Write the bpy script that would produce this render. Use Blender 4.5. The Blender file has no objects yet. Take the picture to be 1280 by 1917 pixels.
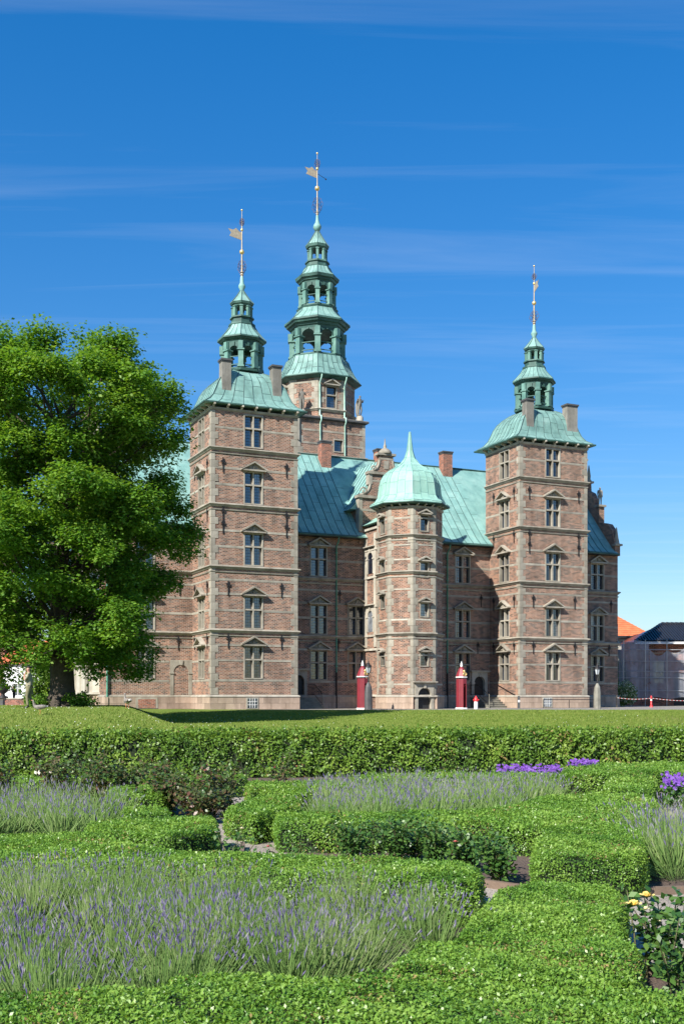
import bpy, math, random
import numpy as np
from mathutils import Vector, Matrix

random.seed(7)
RNG = np.random.default_rng(11)
rad = math.radians
SC = bpy.context.scene
COL = SC.collection

# ------------------------------------------------------------------ camera, sky, sun, exposure
cam_d = bpy.data.cameras.new('camera')
cam = bpy.data.objects.new('camera', cam_d)
COL.objects.link(cam)
cam.location = (0, 0, 0.85)
cam.rotation_euler = (rad(90), 0, 0)
cam_d.lens = 39.06
cam_d.sensor_width = 36
cam_d.sensor_height = 36
cam_d.shift_y = 0.1802
cam_d.clip_start = 0.05
cam_d.clip_end = 6000
SC.camera = cam

CASTLE_ROT = rad(24.5)                 # turn of the castle against the line of sight
SUN_OFF_FACADE = rad(60)               # sun stands this far left of the facade's normal
SUN_ELEV = rad(38)
UA = Vector((math.cos(CASTLE_ROT), math.sin(CASTLE_ROT), 0))
VA = Vector((-math.sin(CASTLE_ROT), math.cos(CASTLE_ROT), 0))
sun_h = -math.cos(SUN_OFF_FACADE) * VA - math.sin(SUN_OFF_FACADE) * UA
SUN_DIR = Vector((sun_h.x * math.cos(SUN_ELEV), sun_h.y * math.cos(SUN_ELEV), math.sin(SUN_ELEV)))

world = bpy.data.worlds.new('World')
SC.world = world
world.use_nodes = True
wn, wl = world.node_tree.nodes, world.node_tree.links
bg = wn['Background']
sky = wn.new('ShaderNodeTexSky')
sky.sky_type = 'NISHITA'
sky.sun_disc = False
sky.sun_elevation = SUN_ELEV
sky.sun_rotation = math.atan2(SUN_DIR.x, SUN_DIR.y)
sky.altitude = 0
sky.air_density = 1.15
sky.dust_density = 0.35
sky.ozone_density = 2.6
bg.inputs['Strength'].default_value = 0.088
# thin cirrus streaks: a noise stretched sideways over the direction of view
tc = wn.new('ShaderNodeTexCoord')
sep = wn.new('ShaderNodeSeparateXYZ'); wl.new(tc.outputs['Generated'], sep.inputs[0])
zc = wn.new('ShaderNodeMath'); zc.operation = 'MAXIMUM'; wl.new(sep.outputs['Z'], zc.inputs[0]); zc.inputs[1].default_value = 0.05
dx = wn.new('ShaderNodeMath'); dx.operation = 'DIVIDE'; wl.new(sep.outputs['X'], dx.inputs[0]); wl.new(zc.outputs[0], dx.inputs[1])
dy = wn.new('ShaderNodeMath'); dy.operation = 'DIVIDE'; wl.new(sep.outputs['Y'], dy.inputs[0]); wl.new(zc.outputs[0], dy.inputs[1])
cmb = wn.new('ShaderNodeCombineXYZ'); wl.new(dx.outputs[0], cmb.inputs['X']); wl.new(dy.outputs[0], cmb.inputs['Y'])
mpw = wn.new('ShaderNodeMapping'); wl.new(cmb.outputs[0], mpw.inputs['Vector'])
mpw.inputs['Rotation'].default_value = (0, 0, rad(9)); mpw.inputs['Scale'].default_value = (0.42, 3.0, 1)
nzw = wn.new('ShaderNodeTexNoise'); wl.new(mpw.outputs[0], nzw.inputs['Vector'])
nzw.inputs['Scale'].default_value = 1.3; nzw.inputs['Detail'].default_value = 9; nzw.inputs['Roughness'].default_value = 0.58; nzw.inputs['Distortion'].default_value = 0.7
rmw = wn.new('ShaderNodeValToRGB'); wl.new(nzw.outputs['Fac'], rmw.inputs['Fac'])
rmw.color_ramp.elements[0].position = 0.5; rmw.color_ramp.elements[0].color = (0, 0, 0, 1)
rmw.color_ramp.elements[1].position = 0.86; rmw.color_ramp.elements[1].color = (0.115,0.115,0.115,1)
hsv = wn.new('ShaderNodeHueSaturation'); gmw = wn.new('ShaderNodeGamma'); wl.new(sky.outputs[0], gmw.inputs['Color']); gmw.inputs['Gamma'].default_value = 0.75; wl.new(gmw.outputs[0], hsv.inputs['Color']); hsv.inputs['Saturation'].default_value = 1.7
tint = wn.new('ShaderNodeMix'); tint.data_type = 'RGBA'; tint.blend_type = 'MULTIPLY'; tint.inputs['Factor'].default_value = 1.0
wl.new(hsv.outputs['Color'], tint.inputs[6]); tint.inputs[7].default_value = (1.08, 1.22, 1.5, 1)
mxw = wn.new('ShaderNodeMix'); mxw.data_type = 'RGBA'
wl.new(rmw.outputs['Color'], mxw.inputs['Factor']); wl.new(tint.outputs[2], mxw.inputs[6])
mxw.inputs[7].default_value = (7.0, 7.4, 8.0, 1)
wl.new(mxw.outputs[2], bg.inputs['Color'])

sun_d = bpy.data.lights.new('sun', 'SUN')
sun_d.energy = 5.0
sun_d.angle = rad(0.53)
sun_d.color = (1.0, 0.95, 0.86)
sun = bpy.data.objects.new('sun', sun_d)
COL.objects.link(sun)
sun.rotation_euler = (-SUN_DIR).to_track_quat('-Z', 'Y').to_euler()

SC.view_settings.view_transform = 'Standard'
SC.view_settings.look = 'None'
SC.view_settings.exposure = 0.85
SC.view_settings.gamma = 1.0
SC.view_settings.use_curve_mapping = False
SC.render.engine = 'CYCLES'
SC.cycles.max_bounces = 5
SC.cycles.transparent_max_bounces = 12
SC.cycles.use_denoising = True

# ------------------------------------------------------------------ materials
def new_mat(name):
    m = bpy.data.materials.new(name); m.use_nodes = True
    nt = m.node_tree
    return m, nt.nodes, nt.links, nt.nodes['Principled BSDF']

def noise(n, l, vec, scale, detail=4, rough=0.55, dist=0.0):
    t = n.new('ShaderNodeTexNoise'); t.inputs['Scale'].default_value = scale
    t.inputs['Detail'].default_value = detail; t.inputs['Roughness'].default_value = rough; t.inputs['Distortion'].default_value = dist
    if vec is not None: l.new(vec, t.inputs['Vector'])
    return t.outputs['Fac']

def ramp(n, l, fac, stops):
    r = n.new('ShaderNodeValToRGB'); l.new(fac, r.inputs['Fac'])
    e = r.color_ramp.elements
    while len(e) < len(stops): e.new(0.5)
    for k, (p, c) in enumerate(stops):
        e[k].position = p; e[k].color = (c[0], c[1], c[2], 1)
    return r.outputs['Color']

def mixc(n, l, fac, a, b, mode='MIX'):
    m = n.new('ShaderNodeMix'); m.data_type = 'RGBA'; m.blend_type = mode
    if isinstance(fac, (int, float)): m.inputs['Factor'].default_value = fac
    else: l.new(fac, m.inputs['Factor'])
    for s, c in ((6, a), (7, b)):
        if isinstance(c, tuple): m.inputs[s].default_value = (c[0], c[1], c[2], 1)
        else: l.new(c, m.inputs[s])
    return m.outputs[2]

def coords(n, kind='Object'):
    return n.new('ShaderNodeTexCoord').outputs[kind]

def bump(n, l, bsdf, h, strength=0.3, dist=0.02):
    b = n.new('ShaderNodeBump'); b.inputs['Strength'].default_value = strength; b.inputs['Distance'].default_value = dist
    l.new(h, b.inputs['Height']); l.new(b.outputs['Normal'], bsdf.inputs['Normal'])

def vary(n, l, col, amount=0.25):
    """Object-to-object brightness differences."""
    oi = n.new('ShaderNodeObjectInfo')
    mr = n.new('ShaderNodeMapRange'); l.new(oi.outputs['Random'], mr.inputs['Value'])
    mr.inputs['To Min'].default_value = 1 - amount; mr.inputs['To Max'].default_value = 1 + amount
    v = n.new('ShaderNodeVectorMath'); v.operation = 'SCALE'; l.new(col, v.inputs[0]); l.new(mr.outputs[0], v.inputs['Scale'])
    return v.outputs[0]

def simple(name, col, rough=0.6, metal=0.0, nscale=3.0, amt=0.25, bmp=0.0, spec=0.5, objvar=0.0):
    m, n, l, b = new_mat(name)
    f = noise(n, l, coords(n), nscale, 5)
    d = tuple(c * (1 - amt) for c in col); u = tuple(min(1, c * (1 + amt)) for c in col)
    c = ramp(n, l, f, [(0.3, d), (0.7, u)])
    if objvar: c = vary(n, l, c, objvar)
    l.new(c, b.inputs['Base Color'])
    b.inputs['Roughness'].default_value = rough; b.inputs['Metallic'].default_value = metal
    b.inputs['Specular IOR Level'].default_value = spec
    if bmp: bump(n, l, b, noise(n, l, coords(n), nscale * 8, 6), bmp)
    return m

def brick_mat(name, c1, c2, mortar, dark):
    m, n, l, b = new_mat(name)
    uv = coords(n, 'UV')
    bt = n.new('ShaderNodeTexBrick'); l.new(uv, bt.inputs['Vector'])
    bt.inputs['Scale'].default_value = 1.0
    bt.inputs['Brick Width'].default_value = 0.27; bt.inputs['Row Height'].default_value = 0.09
    bt.inputs['Mortar Size'].default_value = 0.011; bt.inputs['Mortar Smooth'].default_value = 0.15; bt.inputs['Bias'].default_value = -0.1
    bt.inputs['Color1'].default_value = (*c1, 1); bt.inputs['Color2'].default_value = (*c2, 1); bt.inputs['Mortar'].default_value = (*mortar, 1)
    # every brick its own random shade; stretcher and header courses alternate
    def mth(op, x, y=None):
        q = n.new('ShaderNodeMath'); q.operation = op
        for i_, v_ in enumerate((x, y)):
            if v_ is None: continue
            if isinstance(v_, (int, float)): q.inputs[i_].default_value = v_
            else: l.new(v_, q.inputs[i_])
        return q.outputs[0]
    su = n.new('ShaderNodeSeparateXYZ'); l.new(uv, su.inputs[0])
    row = mth('FLOOR', mth('DIVIDE', su.outputs['Y'], 0.09))
    par = mth('MODULO', mth('ABSOLUTE', row), 2.0)
    col = mth('FLOOR', mth('ADD', mth('DIVIDE', su.outputs['X'], 0.27), mth('MULTIPLY', par, 0.5)))
    cv = n.new('ShaderNodeCombineXYZ'); l.new(col, cv.inputs['X']); l.new(row, cv.inputs['Y'])
    wn_ = n.new('ShaderNodeTexWhiteNoise'); wn_.noise_dimensions = '2D'; l.new(cv.outputs[0], wn_.inputs['Vector'])
    dk = ramp(n, l, wn_.outputs['Value'], [(0.66, (0, 0, 0)), (0.8, (1, 1, 1))])
    tone = ramp(n, l, wn_.outputs['Color'], [(0.0, (0.72, 0.72, 0.72)), (1.0, (1.3, 1.3, 1.3))])
    notm = n.new('ShaderNodeMath'); notm.operation = 'SUBTRACT'; notm.inputs[0].default_value = 1.0; l.new(bt.outputs['Fac'], notm.inputs[1])
    f = n.new('ShaderNodeMath'); f.operation = 'MULTIPLY'; l.new(dk, f.inputs[0]); l.new(notm.outputs[0], f.inputs[1])
    f2 = n.new('ShaderNodeMath'); f2.operation = 'MULTIPLY'; l.new(f.outputs[0], f2.inputs[0]); f2.inputs[1].default_value = 0.9
    c = mixc(n, l, f2.outputs[0], mixc(n, l, notm.outputs[0], bt.outputs['Color'], mixc(n, l, 1.0, bt.outputs['Color'], tone, 'MULTIPLY')), dark)
    # weathering: broad patches and vertical rain streaks
    pat = ramp(n, l, noise(n, l, coords(n), 0.55, 6, 0.6), [(0.3, (0.55, 0.53, 0.52)), (0.48, (1, 1, 1)), (0.7, (1.2, 1.1, 1.0))])
    c = mixc(n, l, 0.85, c, pat, 'MULTIPLY')
    mp = n.new('ShaderNodeMapping'); l.new(uv, mp.inputs['Vector']); mp.inputs['Scale'].default_value = (2.2, 0.22, 1)
    st = ramp(n, l, noise(n, l, mp.outputs[0], 1.0, 4), [(0.36, (0.62, 0.60, 0.59)), (0.58, (1, 1, 1))])
    c = mixc(n, l, 0.6, c, st, 'MULTIPLY')
    # lime bloom
    lb = ramp(n, l, noise(n, l, coords(n), 1.7, 8, 0.7), [(0.6, (0, 0, 0)), (0.8, (0.35, 0.35, 0.35))])
    c = mixc(n, l, lb, c, (0.50, 0.42, 0.36))
    l.new(c, b.inputs['Base Color']); b.inputs['Roughness'].default_value = 0.9; b.inputs['Specular IOR Level'].default_value = 0.2
    inv = n.new('ShaderNodeMath'); inv.operation = 'SUBTRACT'; inv.inputs[0].default_value = 1; l.new(bt.outputs['Fac'], inv.inputs[1])
    bump(n, l, b, inv.outputs[0], 0.5, 0.012)
    return m

def stone_mat(name, lo, hi, scale=1.6, objvar=0.16):
    m, n, l, b = new_mat(name)
    oc = coords(n)
    c = ramp(n, l, noise(n, l, oc, scale, 7, 0.65), [(0.25, lo), (0.75, hi)])
    geo = n.new('ShaderNodeNewGeometry')
    mp = n.new('ShaderNodeMapping'); l.new(geo.outputs['Position'], mp.inputs['Vector']); mp.inputs['Scale'].default_value = (2.0, 2.0, 0.35)
    st = ramp(n, l, noise(n, l, mp.outputs[0], 1.0, 6, 0.65), [(0.33, (0.6, 0.58, 0.56)), (0.55, (1, 1, 1))])
    c = mixc(n, l, 0.7, c, st, 'MULTIPLY')
    c = vary(n, l, c, objvar)
    l.new(c, b.inputs['Base Color']); b.inputs['Roughness'].default_value = 0.85; b.inputs['Specular IOR Level'].default_value = 0.25
    bump(n, l, b, noise(n, l, oc, 14, 6), 0.25, 0.02)
    return m

def copper_mat(name, lo, mid, hi, objvar=0.07):
    m, n, l, b = new_mat(name)
    geo = n.new('ShaderNodeNewGeometry')
    pos = geo.outputs['Position']
    c = ramp(n, l, noise(n, l, pos, 0.9, 7, 0.62), [(0.26, lo), (0.5, mid), (0.74, hi)])
    mp = n.new('ShaderNodeMapping'); l.new(pos, mp.inputs['Vector']); mp.inputs['Scale'].default_value = (2.6, 2.6, 0.3)
    st = ramp(n, l, noise(n, l, mp.outputs[0], 1.0, 6, 0.7), [(0.30, (0.62, 0.66, 0.68)), (0.52, (1, 1, 1)), (0.75, (1.06, 1.04, 1.0))])
    c = mixc(n, l, 0.65, c, st, 'MULTIPLY')
    mp2 = n.new('ShaderNodeMapping'); l.new(pos, mp2.inputs['Vector']); mp2.inputs['Scale'].default_value = (4.5, 4.5, 0.5); mp2.inputs['Location'].default_value = (3, 7, 1)
    br = ramp(n, l, noise(n, l, mp2.outputs[0], 1.0, 6, 0.7), [(0.58, (0, 0, 0)), (0.76, (0.55, 0.55, 0.55))])
    c = mixc(n, l, br, c, (0.085, 0.10, 0.08))
    c = vary(n, l, c, objvar)
    l.new(c, b.inputs['Base Color']); b.inputs['Roughness'].default_value = 0.62; b.inputs['Specular IOR Level'].default_value = 0.35
    bump(n, l, b, noise(n, l, pos, 3.0, 4), 0.15, 0.03)
    return m

def leaf_mat(name, cols, trans=0.35, rough=0.45, scale=1.3, spec=0.35):
    """cols: dark to light leaf colours, spread over the plant by leaf and by patch."""
    m, n, l, b = new_mat(name)
    at = n.new('ShaderNodeAttribute'); at.attribute_name = 'leaf'
    pos = n.new('ShaderNodeNewGeometry').outputs['Position']
    nz = noise(n, l, pos, scale, 3)
    ad = n.new('ShaderNodeMath'); ad.operation = 'MULTIPLY_ADD'; l.new(nz, ad.inputs[0]); ad.inputs[1].default_value = 0.8
    l.new(at.outputs['Fac'], ad.inputs[2])
    sb = n.new('ShaderNodeMath'); sb.operation = 'SUBTRACT'; l.new(ad.outputs[0], sb.inputs[0]); sb.inputs[1].default_value = 0.4
    k = len(cols)
    c = ramp(n, l, sb.outputs[0], [(i / max(1, k - 1), cc) for i, cc in enumerate(cols)])
    l.new(c, b.inputs['Base Color']); b.inputs['Roughness'].default_value = rough; b.inputs['Specular IOR Level'].default_value = spec
    tr = n.new('ShaderNodeBsdfTranslucent')
    tc2 = mixc(n, l, 1.0, c, (1.25, 1.2, 0.5), 'MULTIPLY'); l.new(tc2, tr.inputs['Color'])
    mx = n.new('ShaderNodeMixShader'); mx.inputs['Fac'].default_value = trans
    l.new(b.outputs[0], mx.inputs[1]); l.new(tr.outputs[0], mx.inputs[2])
    l.new(mx.outputs[0], n['Material Output'].inputs['Surface'])
    return m

M = {}
M['brick'] = brick_mat('brick', (0.31, 0.155, 0.10), (0.195, 0.09, 0.06), (0.42, 0.375, 0.315), (0.07, 0.040, 0.034))
M['brick_red'] = brick_mat('brick_red', (0.36, 0.13, 0.08), (0.28, 0.09, 0.055), (0.38, 0.30, 0.25), (0.12, 0.05, 0.04))
M['sandstone'] = stone_mat('sandstone', (0.21, 0.19, 0.15), (0.42, 0.385, 0.32))
M['pale_stone'] = stone_mat('pale_stone', (0.30, 0.275, 0.225), (0.52, 0.485, 0.41))
M['plinth'] = stone_mat('plinth', (0.26, 0.19, 0.145), (0.46, 0.35, 0.27), 1.2, 0.22)
M['chimney_stone'] = stone_mat('chimney_stone', (0.13, 0.125, 0.11), (0.28, 0.265, 0.235), 1.2)
M['copper'] = copper_mat('copper', (0.14, 0.285, 0.265), (0.20, 0.375, 0.345), (0.28, 0.455, 0.415))
M['copper_pale'] = copper_mat('copper_pale', (0.215, 0.40, 0.33), (0.26, 0.455, 0.38), (0.31, 0.50, 0.42), 0.05)
M['copper_tower'] = copper_mat('copper_tower', (0.10, 0.19, 0.17), (0.18, 0.325, 0.29), (0.28, 0.44, 0.395))
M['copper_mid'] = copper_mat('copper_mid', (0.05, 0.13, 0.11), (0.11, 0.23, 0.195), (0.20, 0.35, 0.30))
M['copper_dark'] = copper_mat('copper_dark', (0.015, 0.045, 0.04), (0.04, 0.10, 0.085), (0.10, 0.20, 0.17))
M['seam'] = simple('seam', (0.06, 0.12, 0.115), 0.7)
M['iron'] = simple('iron', (0.025, 0.023, 0.024), 0.55, 0.4, 6)
M['lead'] = simple('lead', (0.03, 0.032, 0.036), 0.6)
M['dark_wood'] = simple('dark_wood', (0.02, 0.022, 0.024), 0.5)
M['gold'] = simple('gold', (0.80, 0.58, 0.24), 0.4, 0.65, 4, 0.12)
M['gutter_green'] = simple('gutter_green', (0.07, 0.24, 0.17), 0.5)
M['pipe_pale'] = simple('pipe_pale', (0.38, 0.60, 0.50), 0.55)
M['white_paint'] = simple('white_paint', (0.78, 0.77, 0.74), 0.5, 0, 3, 0.06)
M['sentry_red'] = simple('sentry_red', (0.20, 0.02, 0.03), 0.5, 0, 2, 0.12)
M['sentry_in'] = simple('sentry_in', (0.09, 0.01, 0.014), 0.7)
M['hydrant_red'] = simple('hydrant_red', (0.62, 0.03, 0.035), 0.4)
M['gilt'] = simple('gilt', (0.42, 0.35, 0.25), 0.5, 0.3, 6, 0.2)
M['scroll_iron'] = simple('scroll_iron', (0.10, 0.06, 0.065), 0.6)
M['granite'] = simple('granite', (0.20, 0.19, 0.155), 0.8, 0, 2.2, 0.3, 0.2)
M['granite_dark'] = simple('granite_dark', (0.07, 0.07, 0.07), 0.6, 0, 2.2, 0.3, 0.2)
M['lamp_glass'] = simple('lamp_glass', (0.42, 0.46, 0.48), 0.12, 0, 3, 0.1, 0, 0.9)

def glass_mat():
    m, n, l, b = new_mat('window_glass')
    oi = n.new('ShaderNodeObjectInfo')
    c = ramp(n, l, oi.outputs['Random'], [(0.0, (0.006, 0.009, 0.018)), (0.5, (0.012, 0.02, 0.042)), (0.78, (0.045, 0.07, 0.12)), (0.9, (0.13, 0.16, 0.21)), (1.0, (0.38, 0.39, 0.39))])
    w = ramp(n, l, noise(n, l, coords(n), 2.0, 3), [(0.4, (0.6, 0.6, 0.6)), (0.65, (1.25, 1.25, 1.25))])
    c = mixc(n, l, 1.0, c, w, 'MULTIPLY')
    l.new(c, b.inputs['Base Color'])
    b.inputs['Roughness'].default_value = 0.06; b.inputs['IOR'].default_value = 2.1; b.inputs['Specular IOR Level'].default_value = 0.75
    bump(n, l, b, noise(n, l, coords(n), 5.0, 2), 0.25, 0.03)
    return m
M['glass'] = glass_mat()

# ------------------------------------------------------------------ mesh building
class MB:
    def __init__(s): s.v = []; s.f = []; s.mi = []; s.sm = []
    def add(s, vs, fs, mi=0, sm=False):
        o = len(s.v); s.v.extend([tuple(p) for p in vs])
        for f in fs:
            s.f.append(tuple(i + o for i in f)); s.mi.append(mi); s.sm.append(sm)
    def quad(s, a, b, c, d, mi=0): s.add([a, b, c, d], [(0, 1, 2, 3)], mi)
    def box(s, x0, x1, y0, y1, z0, z1, mi=0):
        s.add([(x0, y0, z0), (x1, y0, z0), (x1, y1, z0), (x0, y1, z0), (x0, y0, z1), (x1, y0, z1), (x1, y1, z1), (x0, y1, z1)],
              [(0, 3, 2, 1), (4, 5, 6, 7), (0, 1, 5, 4), (1, 2, 6, 5), (2, 3, 7, 6), (3, 0, 4, 7)], mi)
    def bar(s, p, q, w, h, up=(0, 0, 1), mi=0):
        p = Vector(p); q = Vector(q); d = (q - p).normalized(); up = Vector(up)
        a = d.cross(up)
        if a.length < 1e-5: a = d.cross(Vector((1, 0, 0)))
        a.normalize(); b = a.cross(d).normalized()
        a *= w / 2; b *= h / 2
        s.add([p - a - b, p + a - b, p + a + b, p - a + b, q - a - b, q + a - b, q + a + b, q - a + b],
              [(0, 1, 2, 3), (7, 6, 5, 4), (1, 0, 4, 5), (2, 1, 5, 6), (3, 2, 6, 7), (0, 3, 7, 4)], mi)
    def prism(s, poly, z0, z1, mi=0):
        n = len(poly)
        s.add([(x, y, z0) for x, y in poly] + [(x, y, z1) for x, y in poly],
              [tuple(reversed(range(n))), tuple(range(n, 2 * n))] + [(i, (i + 1) % n, n + (i + 1) % n, n + i) for i in range(n)], mi)
    def slab(s, poly, y0, y1, mi=0):
        """polygon in (x,z), extruded along y"""
        n = len(poly)
        s.add([(x, y0, z) for x, z in poly] + [(x, y1, z) for x, z in poly],
              [tuple(range(n)), tuple(reversed(range(n, 2 * n)))] + [(i, n + i, n + (i + 1) % n, (i + 1) % n) for i in range(n)], mi)
    def slab_yz(s, poly, x0, x1, mi=0):
        n = len(poly)
        s.add([(x0, y, z) for y, z in poly] + [(x1, y, z) for y, z in poly],
              [tuple(reversed(range(n))), tuple(range(n, 2 * n))] + [(i, (i + 1) % n, n + (i + 1) % n, n + i) for i in range(n)], mi)
    def lathe(s, prof, n=12, cx=0, cy=0, a0=0.0, mi=0, sm=True):
        vs = []; fs = []
        for r, z in prof:
            for k in range(n):
                a = a0 + 2 * math.pi * k / n; vs.append((cx + r * math.cos(a), cy + r * math.sin(a), z))
        for i in range(len(prof) - 1):
            for k in range(n):
                fs.append((i * n + k, i * n + (k + 1) % n, (i + 1) * n + (k + 1) % n, (i + 1) * n + k))
        s.add(vs, fs, mi, sm)
        s.add(vs[:n], [tuple(reversed(range(n)))], mi); s.add(vs[-n:], [tuple(range(n))], mi)
    def tube(s, path, r, n=6, mi=0, sm=True, caps=True):
        path = [Vector(p) for p in path]; m = len(path)
        rr = r if isinstance(r, (list, tuple)) else [r] * m
        vs = []; ref = None
        for i, p in enumerate(path):
            d = (path[min(i + 1, m - 1)] - path[max(i - 1, 0)])
            d = d.normalized() if d.length > 1e-9 else Vector((0, 0, 1))
            if ref is None:
                ref = d.cross(Vector((0, 0, 1)))
                if ref.length < 1e-3: ref = d.cross(Vector((1, 0, 0)))
            a = (ref - d * ref.dot(d)).normalized(); ref = a; b = d.cross(a)
            rx = rr[i] if not isinstance(rr[i], tuple) else rr[i][0]; ry = rr[i] if not isinstance(rr[i], tuple) else rr[i][1]
            for k in range(n):
                t = 2 * math.pi * k / n; vs.append(p + a * math.cos(t) * rx + b * math.sin(t) * ry)
        fs = [(i * n + k, i * n + (k + 1) % n, (i + 1) * n + (k + 1) % n, (i + 1) * n + k) for i in range(m - 1) for k in range(n)]
        s.add(vs, fs, mi, sm)
        if caps:
            s.add(vs[:n], [tuple(reversed(range(n)))], mi); s.add(vs[-n:], [tuple(range(n))], mi)
    def sphere(s, c, r, n=10, m=6, mi=0, sc=(1, 1, 1)):
        vs = [(c[0], c[1], c[2] - r * sc[2])]
        for i in range(1, m):
            t = -math.pi / 2 + math.pi * i / m
            for k in range(n):
                a = 2 * math.pi * k / n
                vs.append((c[0] + r * sc[0] * math.cos(t) * math.cos(a), c[1] + r * sc[1] * math.cos(t) * math.sin(a), c[2] + r * sc[2] * math.sin(t)))
        vs.append((c[0], c[1], c[2] + r * sc[2])); top = len(vs) - 1
        fs = [(0, 1 + (k + 1) % n, 1 + k) for k in range(n)]
        for i in range(m - 2):
            for k in range(n):
                fs.append((1 + i * n + k, 1 + i * n + (k + 1) % n, 1 + (i + 1) * n + (k + 1) % n, 1 + (i + 1) * n + k))
        o = 1 + (m - 2) * n
        fs += [(o + k, o + (k + 1) % n, top) for k in range(n)]
        s.add(vs, fs, mi, True)
    def xform(s, mat, start=0):
        for i in range(start, len(s.v)): s.v[i] = tuple(mat @ Vector(s.v[i]))
    def mesh(s, name, mats):
        me = bpy.data.meshes.new(name)
        me.from_pydata(s.v, [], s.f)
        for m in mats: me.materials.append(m)
        if len(mats) > 1: me.polygons.foreach_set('material_index', s.mi)
        me.polygons.foreach_set('use_smooth', s.sm)
        me.update(); box_uv(me)
        return me

def box_uv(me):
    """Metric UVs: along the wall and up, so masonry courses run level on every face."""
    nl, npoly = len(me.loops), len(me.polygons)
    if not npoly: return
    co = np.empty(len(me.vertices) * 3); me.vertices.foreach_get('co', co); co = co.reshape(-1, 3)
    vi = np.empty(nl, int); me.loops.foreach_get('vertex_index', vi)
    nr = np.empty(npoly * 3); me.polygons.foreach_get('normal', nr); nr = nr.reshape(-1, 3)
    lt = np.empty(npoly, int); me.polygons.foreach_get('loop_total', lt)
    n = np.repeat(nr, lt, axis=0); p = co[vi]
    h = np.hypot(n[:, 0], n[:, 1]); flat = h < 0.5; h = np.where(h < 1e-6, 1, h)
    tx, ty = -n[:, 1] / h, n[:, 0] / h
    u = np.where(flat, p[:, 0], p[:, 0] * tx + p[:, 1] * ty); v = np.where(flat, p[:, 1], p[:, 2])
    uv = me.uv_layers.new(name='UVMap')
    uv.data.foreach_set('uv', np.stack([u, v], 1).ravel())

def link(name, me, parent=None, loc=(0, 0, 0), rz=0.0):
    o = bpy.data.objects.new(name, me); COL.objects.link(o)
    if parent is not None: o.parent = parent
    o.location = loc; o.rotation_euler = (0, 0, rz)
    return o

def build(name, mb, mat, parent=None, loc=(0, 0, 0), rz=0.0):
    mats = mat if isinstance(mat, (list, tuple)) else [mat]
    mats = [M[m] if isinstance(m, str) else m for m in mats]
    return link(name, mb.mesh(name, mats), parent, loc, rz)

def thing(name, label, cat, loc=(0, 0, 0), rz=0.0, group=None):
    o = link(name, None, None, loc, rz); return tag(o, label, cat, group)

def tag(o, label, cat, group=None, kind=None):
    o['label'] = label; o['category'] = cat
    if group: o['group'] = group
    if kind: o['kind'] = kind
    return o

def struct(o): o['kind'] = 'structure'; return o

def copy_tree(o, parent=None):
    c = o.copy(); COL.objects.link(c)
    if parent is not None: c.parent = parent
    for ch in list(o.children): copy_tree(ch, c)
    return c

# ------------------------------------------------------------------ ground
GZ = -0.8                                # level of the sunken garden
def smooth(a, b, x):
    t = min(1, max(0, (x - a) / (b - a))); return t * t * (3 - 2 * t)
def far_edge(x): return 71.0 - 0.36 * (max(-60, min(40, x)) + 3.0)
def mound(x, y):
    edge = -3.3 + (y - 29) * (-4.45 / 23.0)          # foot of the bank on its right side
    k = smooth(0.0, 2.6, edge - x) * smooth(26, 44, y) * (1 - smooth(60, 69, y))
    return k
def lawn_z(x, y):
    low = GZ + 0.4 * smooth(24.6, 27.5, y) + 0.412 * smooth(far_edge(x) - 16, far_edge(x) - 3, y)
    m_ = mound(x, y)
    return low * (1 - m_) + 0.33 * m_ + 0.012 * math.sin(x * .7 + y * .31) * smooth(27, 30, y) * (1 - smooth(60, 68, y))

def mth01(n, l, v, a, b_):
    q = n.new('ShaderNodeMapRange'); l.new(v, q.inputs['Value']); q.inputs['From Min'].default_value = a; q.inputs['From Max'].default_value = b_; return q.outputs[0]
def grass_mat():
    m, n, l, b = new_mat('lawn_grass')
    pos = n.new('ShaderNodeNewGeometry').outputs['Position']
    c = ramp(n, l, noise(n, l, pos, 0.35, 6, 0.6), [(0.3, (0.105, 0.165, 0.025)), (0.5, (0.14, 0.20, 0.032)), (0.72, (0.19, 0.225, 0.052))])
    fine = ramp(n, l, noise(n, l, pos, 9.0, 6, 0.75), [(0.3, (0.45, 0.5, 0.4)), (0.5, (1, 1, 1)), (0.72, (1.35, 1.3, 1.2))])
    c = mixc(n, l, 0.8, c, fine, 'MULTIPLY')
    # a worn, bare patch of turf near the building site
    dst = n.new('ShaderNodeVectorMath'); dst.operation = 'DISTANCE'; l.new(pos, dst.inputs[0]); dst.inputs[1].default_value = (18.0, 53.0, -0.2)
    dn = n.new('ShaderNodeMath'); dn.operation = 'MULTIPLY_ADD'; l.new(noise(n, l, pos, 0.9, 5), dn.inputs[0]); dn.inputs[1].default_value = 6.0; l.new(dst.outputs['Value'], dn.inputs[2])
    c = mixc(n, l, ramp(n, l, mth01(n, l, dn.outputs[0], 4.5, 7.5), [(0.0, (0.75, 0.75, 0.75)), (1.0, (0, 0, 0))]), c, (0.16, 0.115, 0.08))
    l.new(c, b.inputs['Base Color']); b.inputs['Roughness'].default_value = 0.9; b.inputs['Specular IOR Level'].default_value = 0.1
    bump(n, l, b, noise(n, l, pos, 14, 6, 0.8), 0.9, 0.06)
    return m
M['grass'] = grass_mat()
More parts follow.
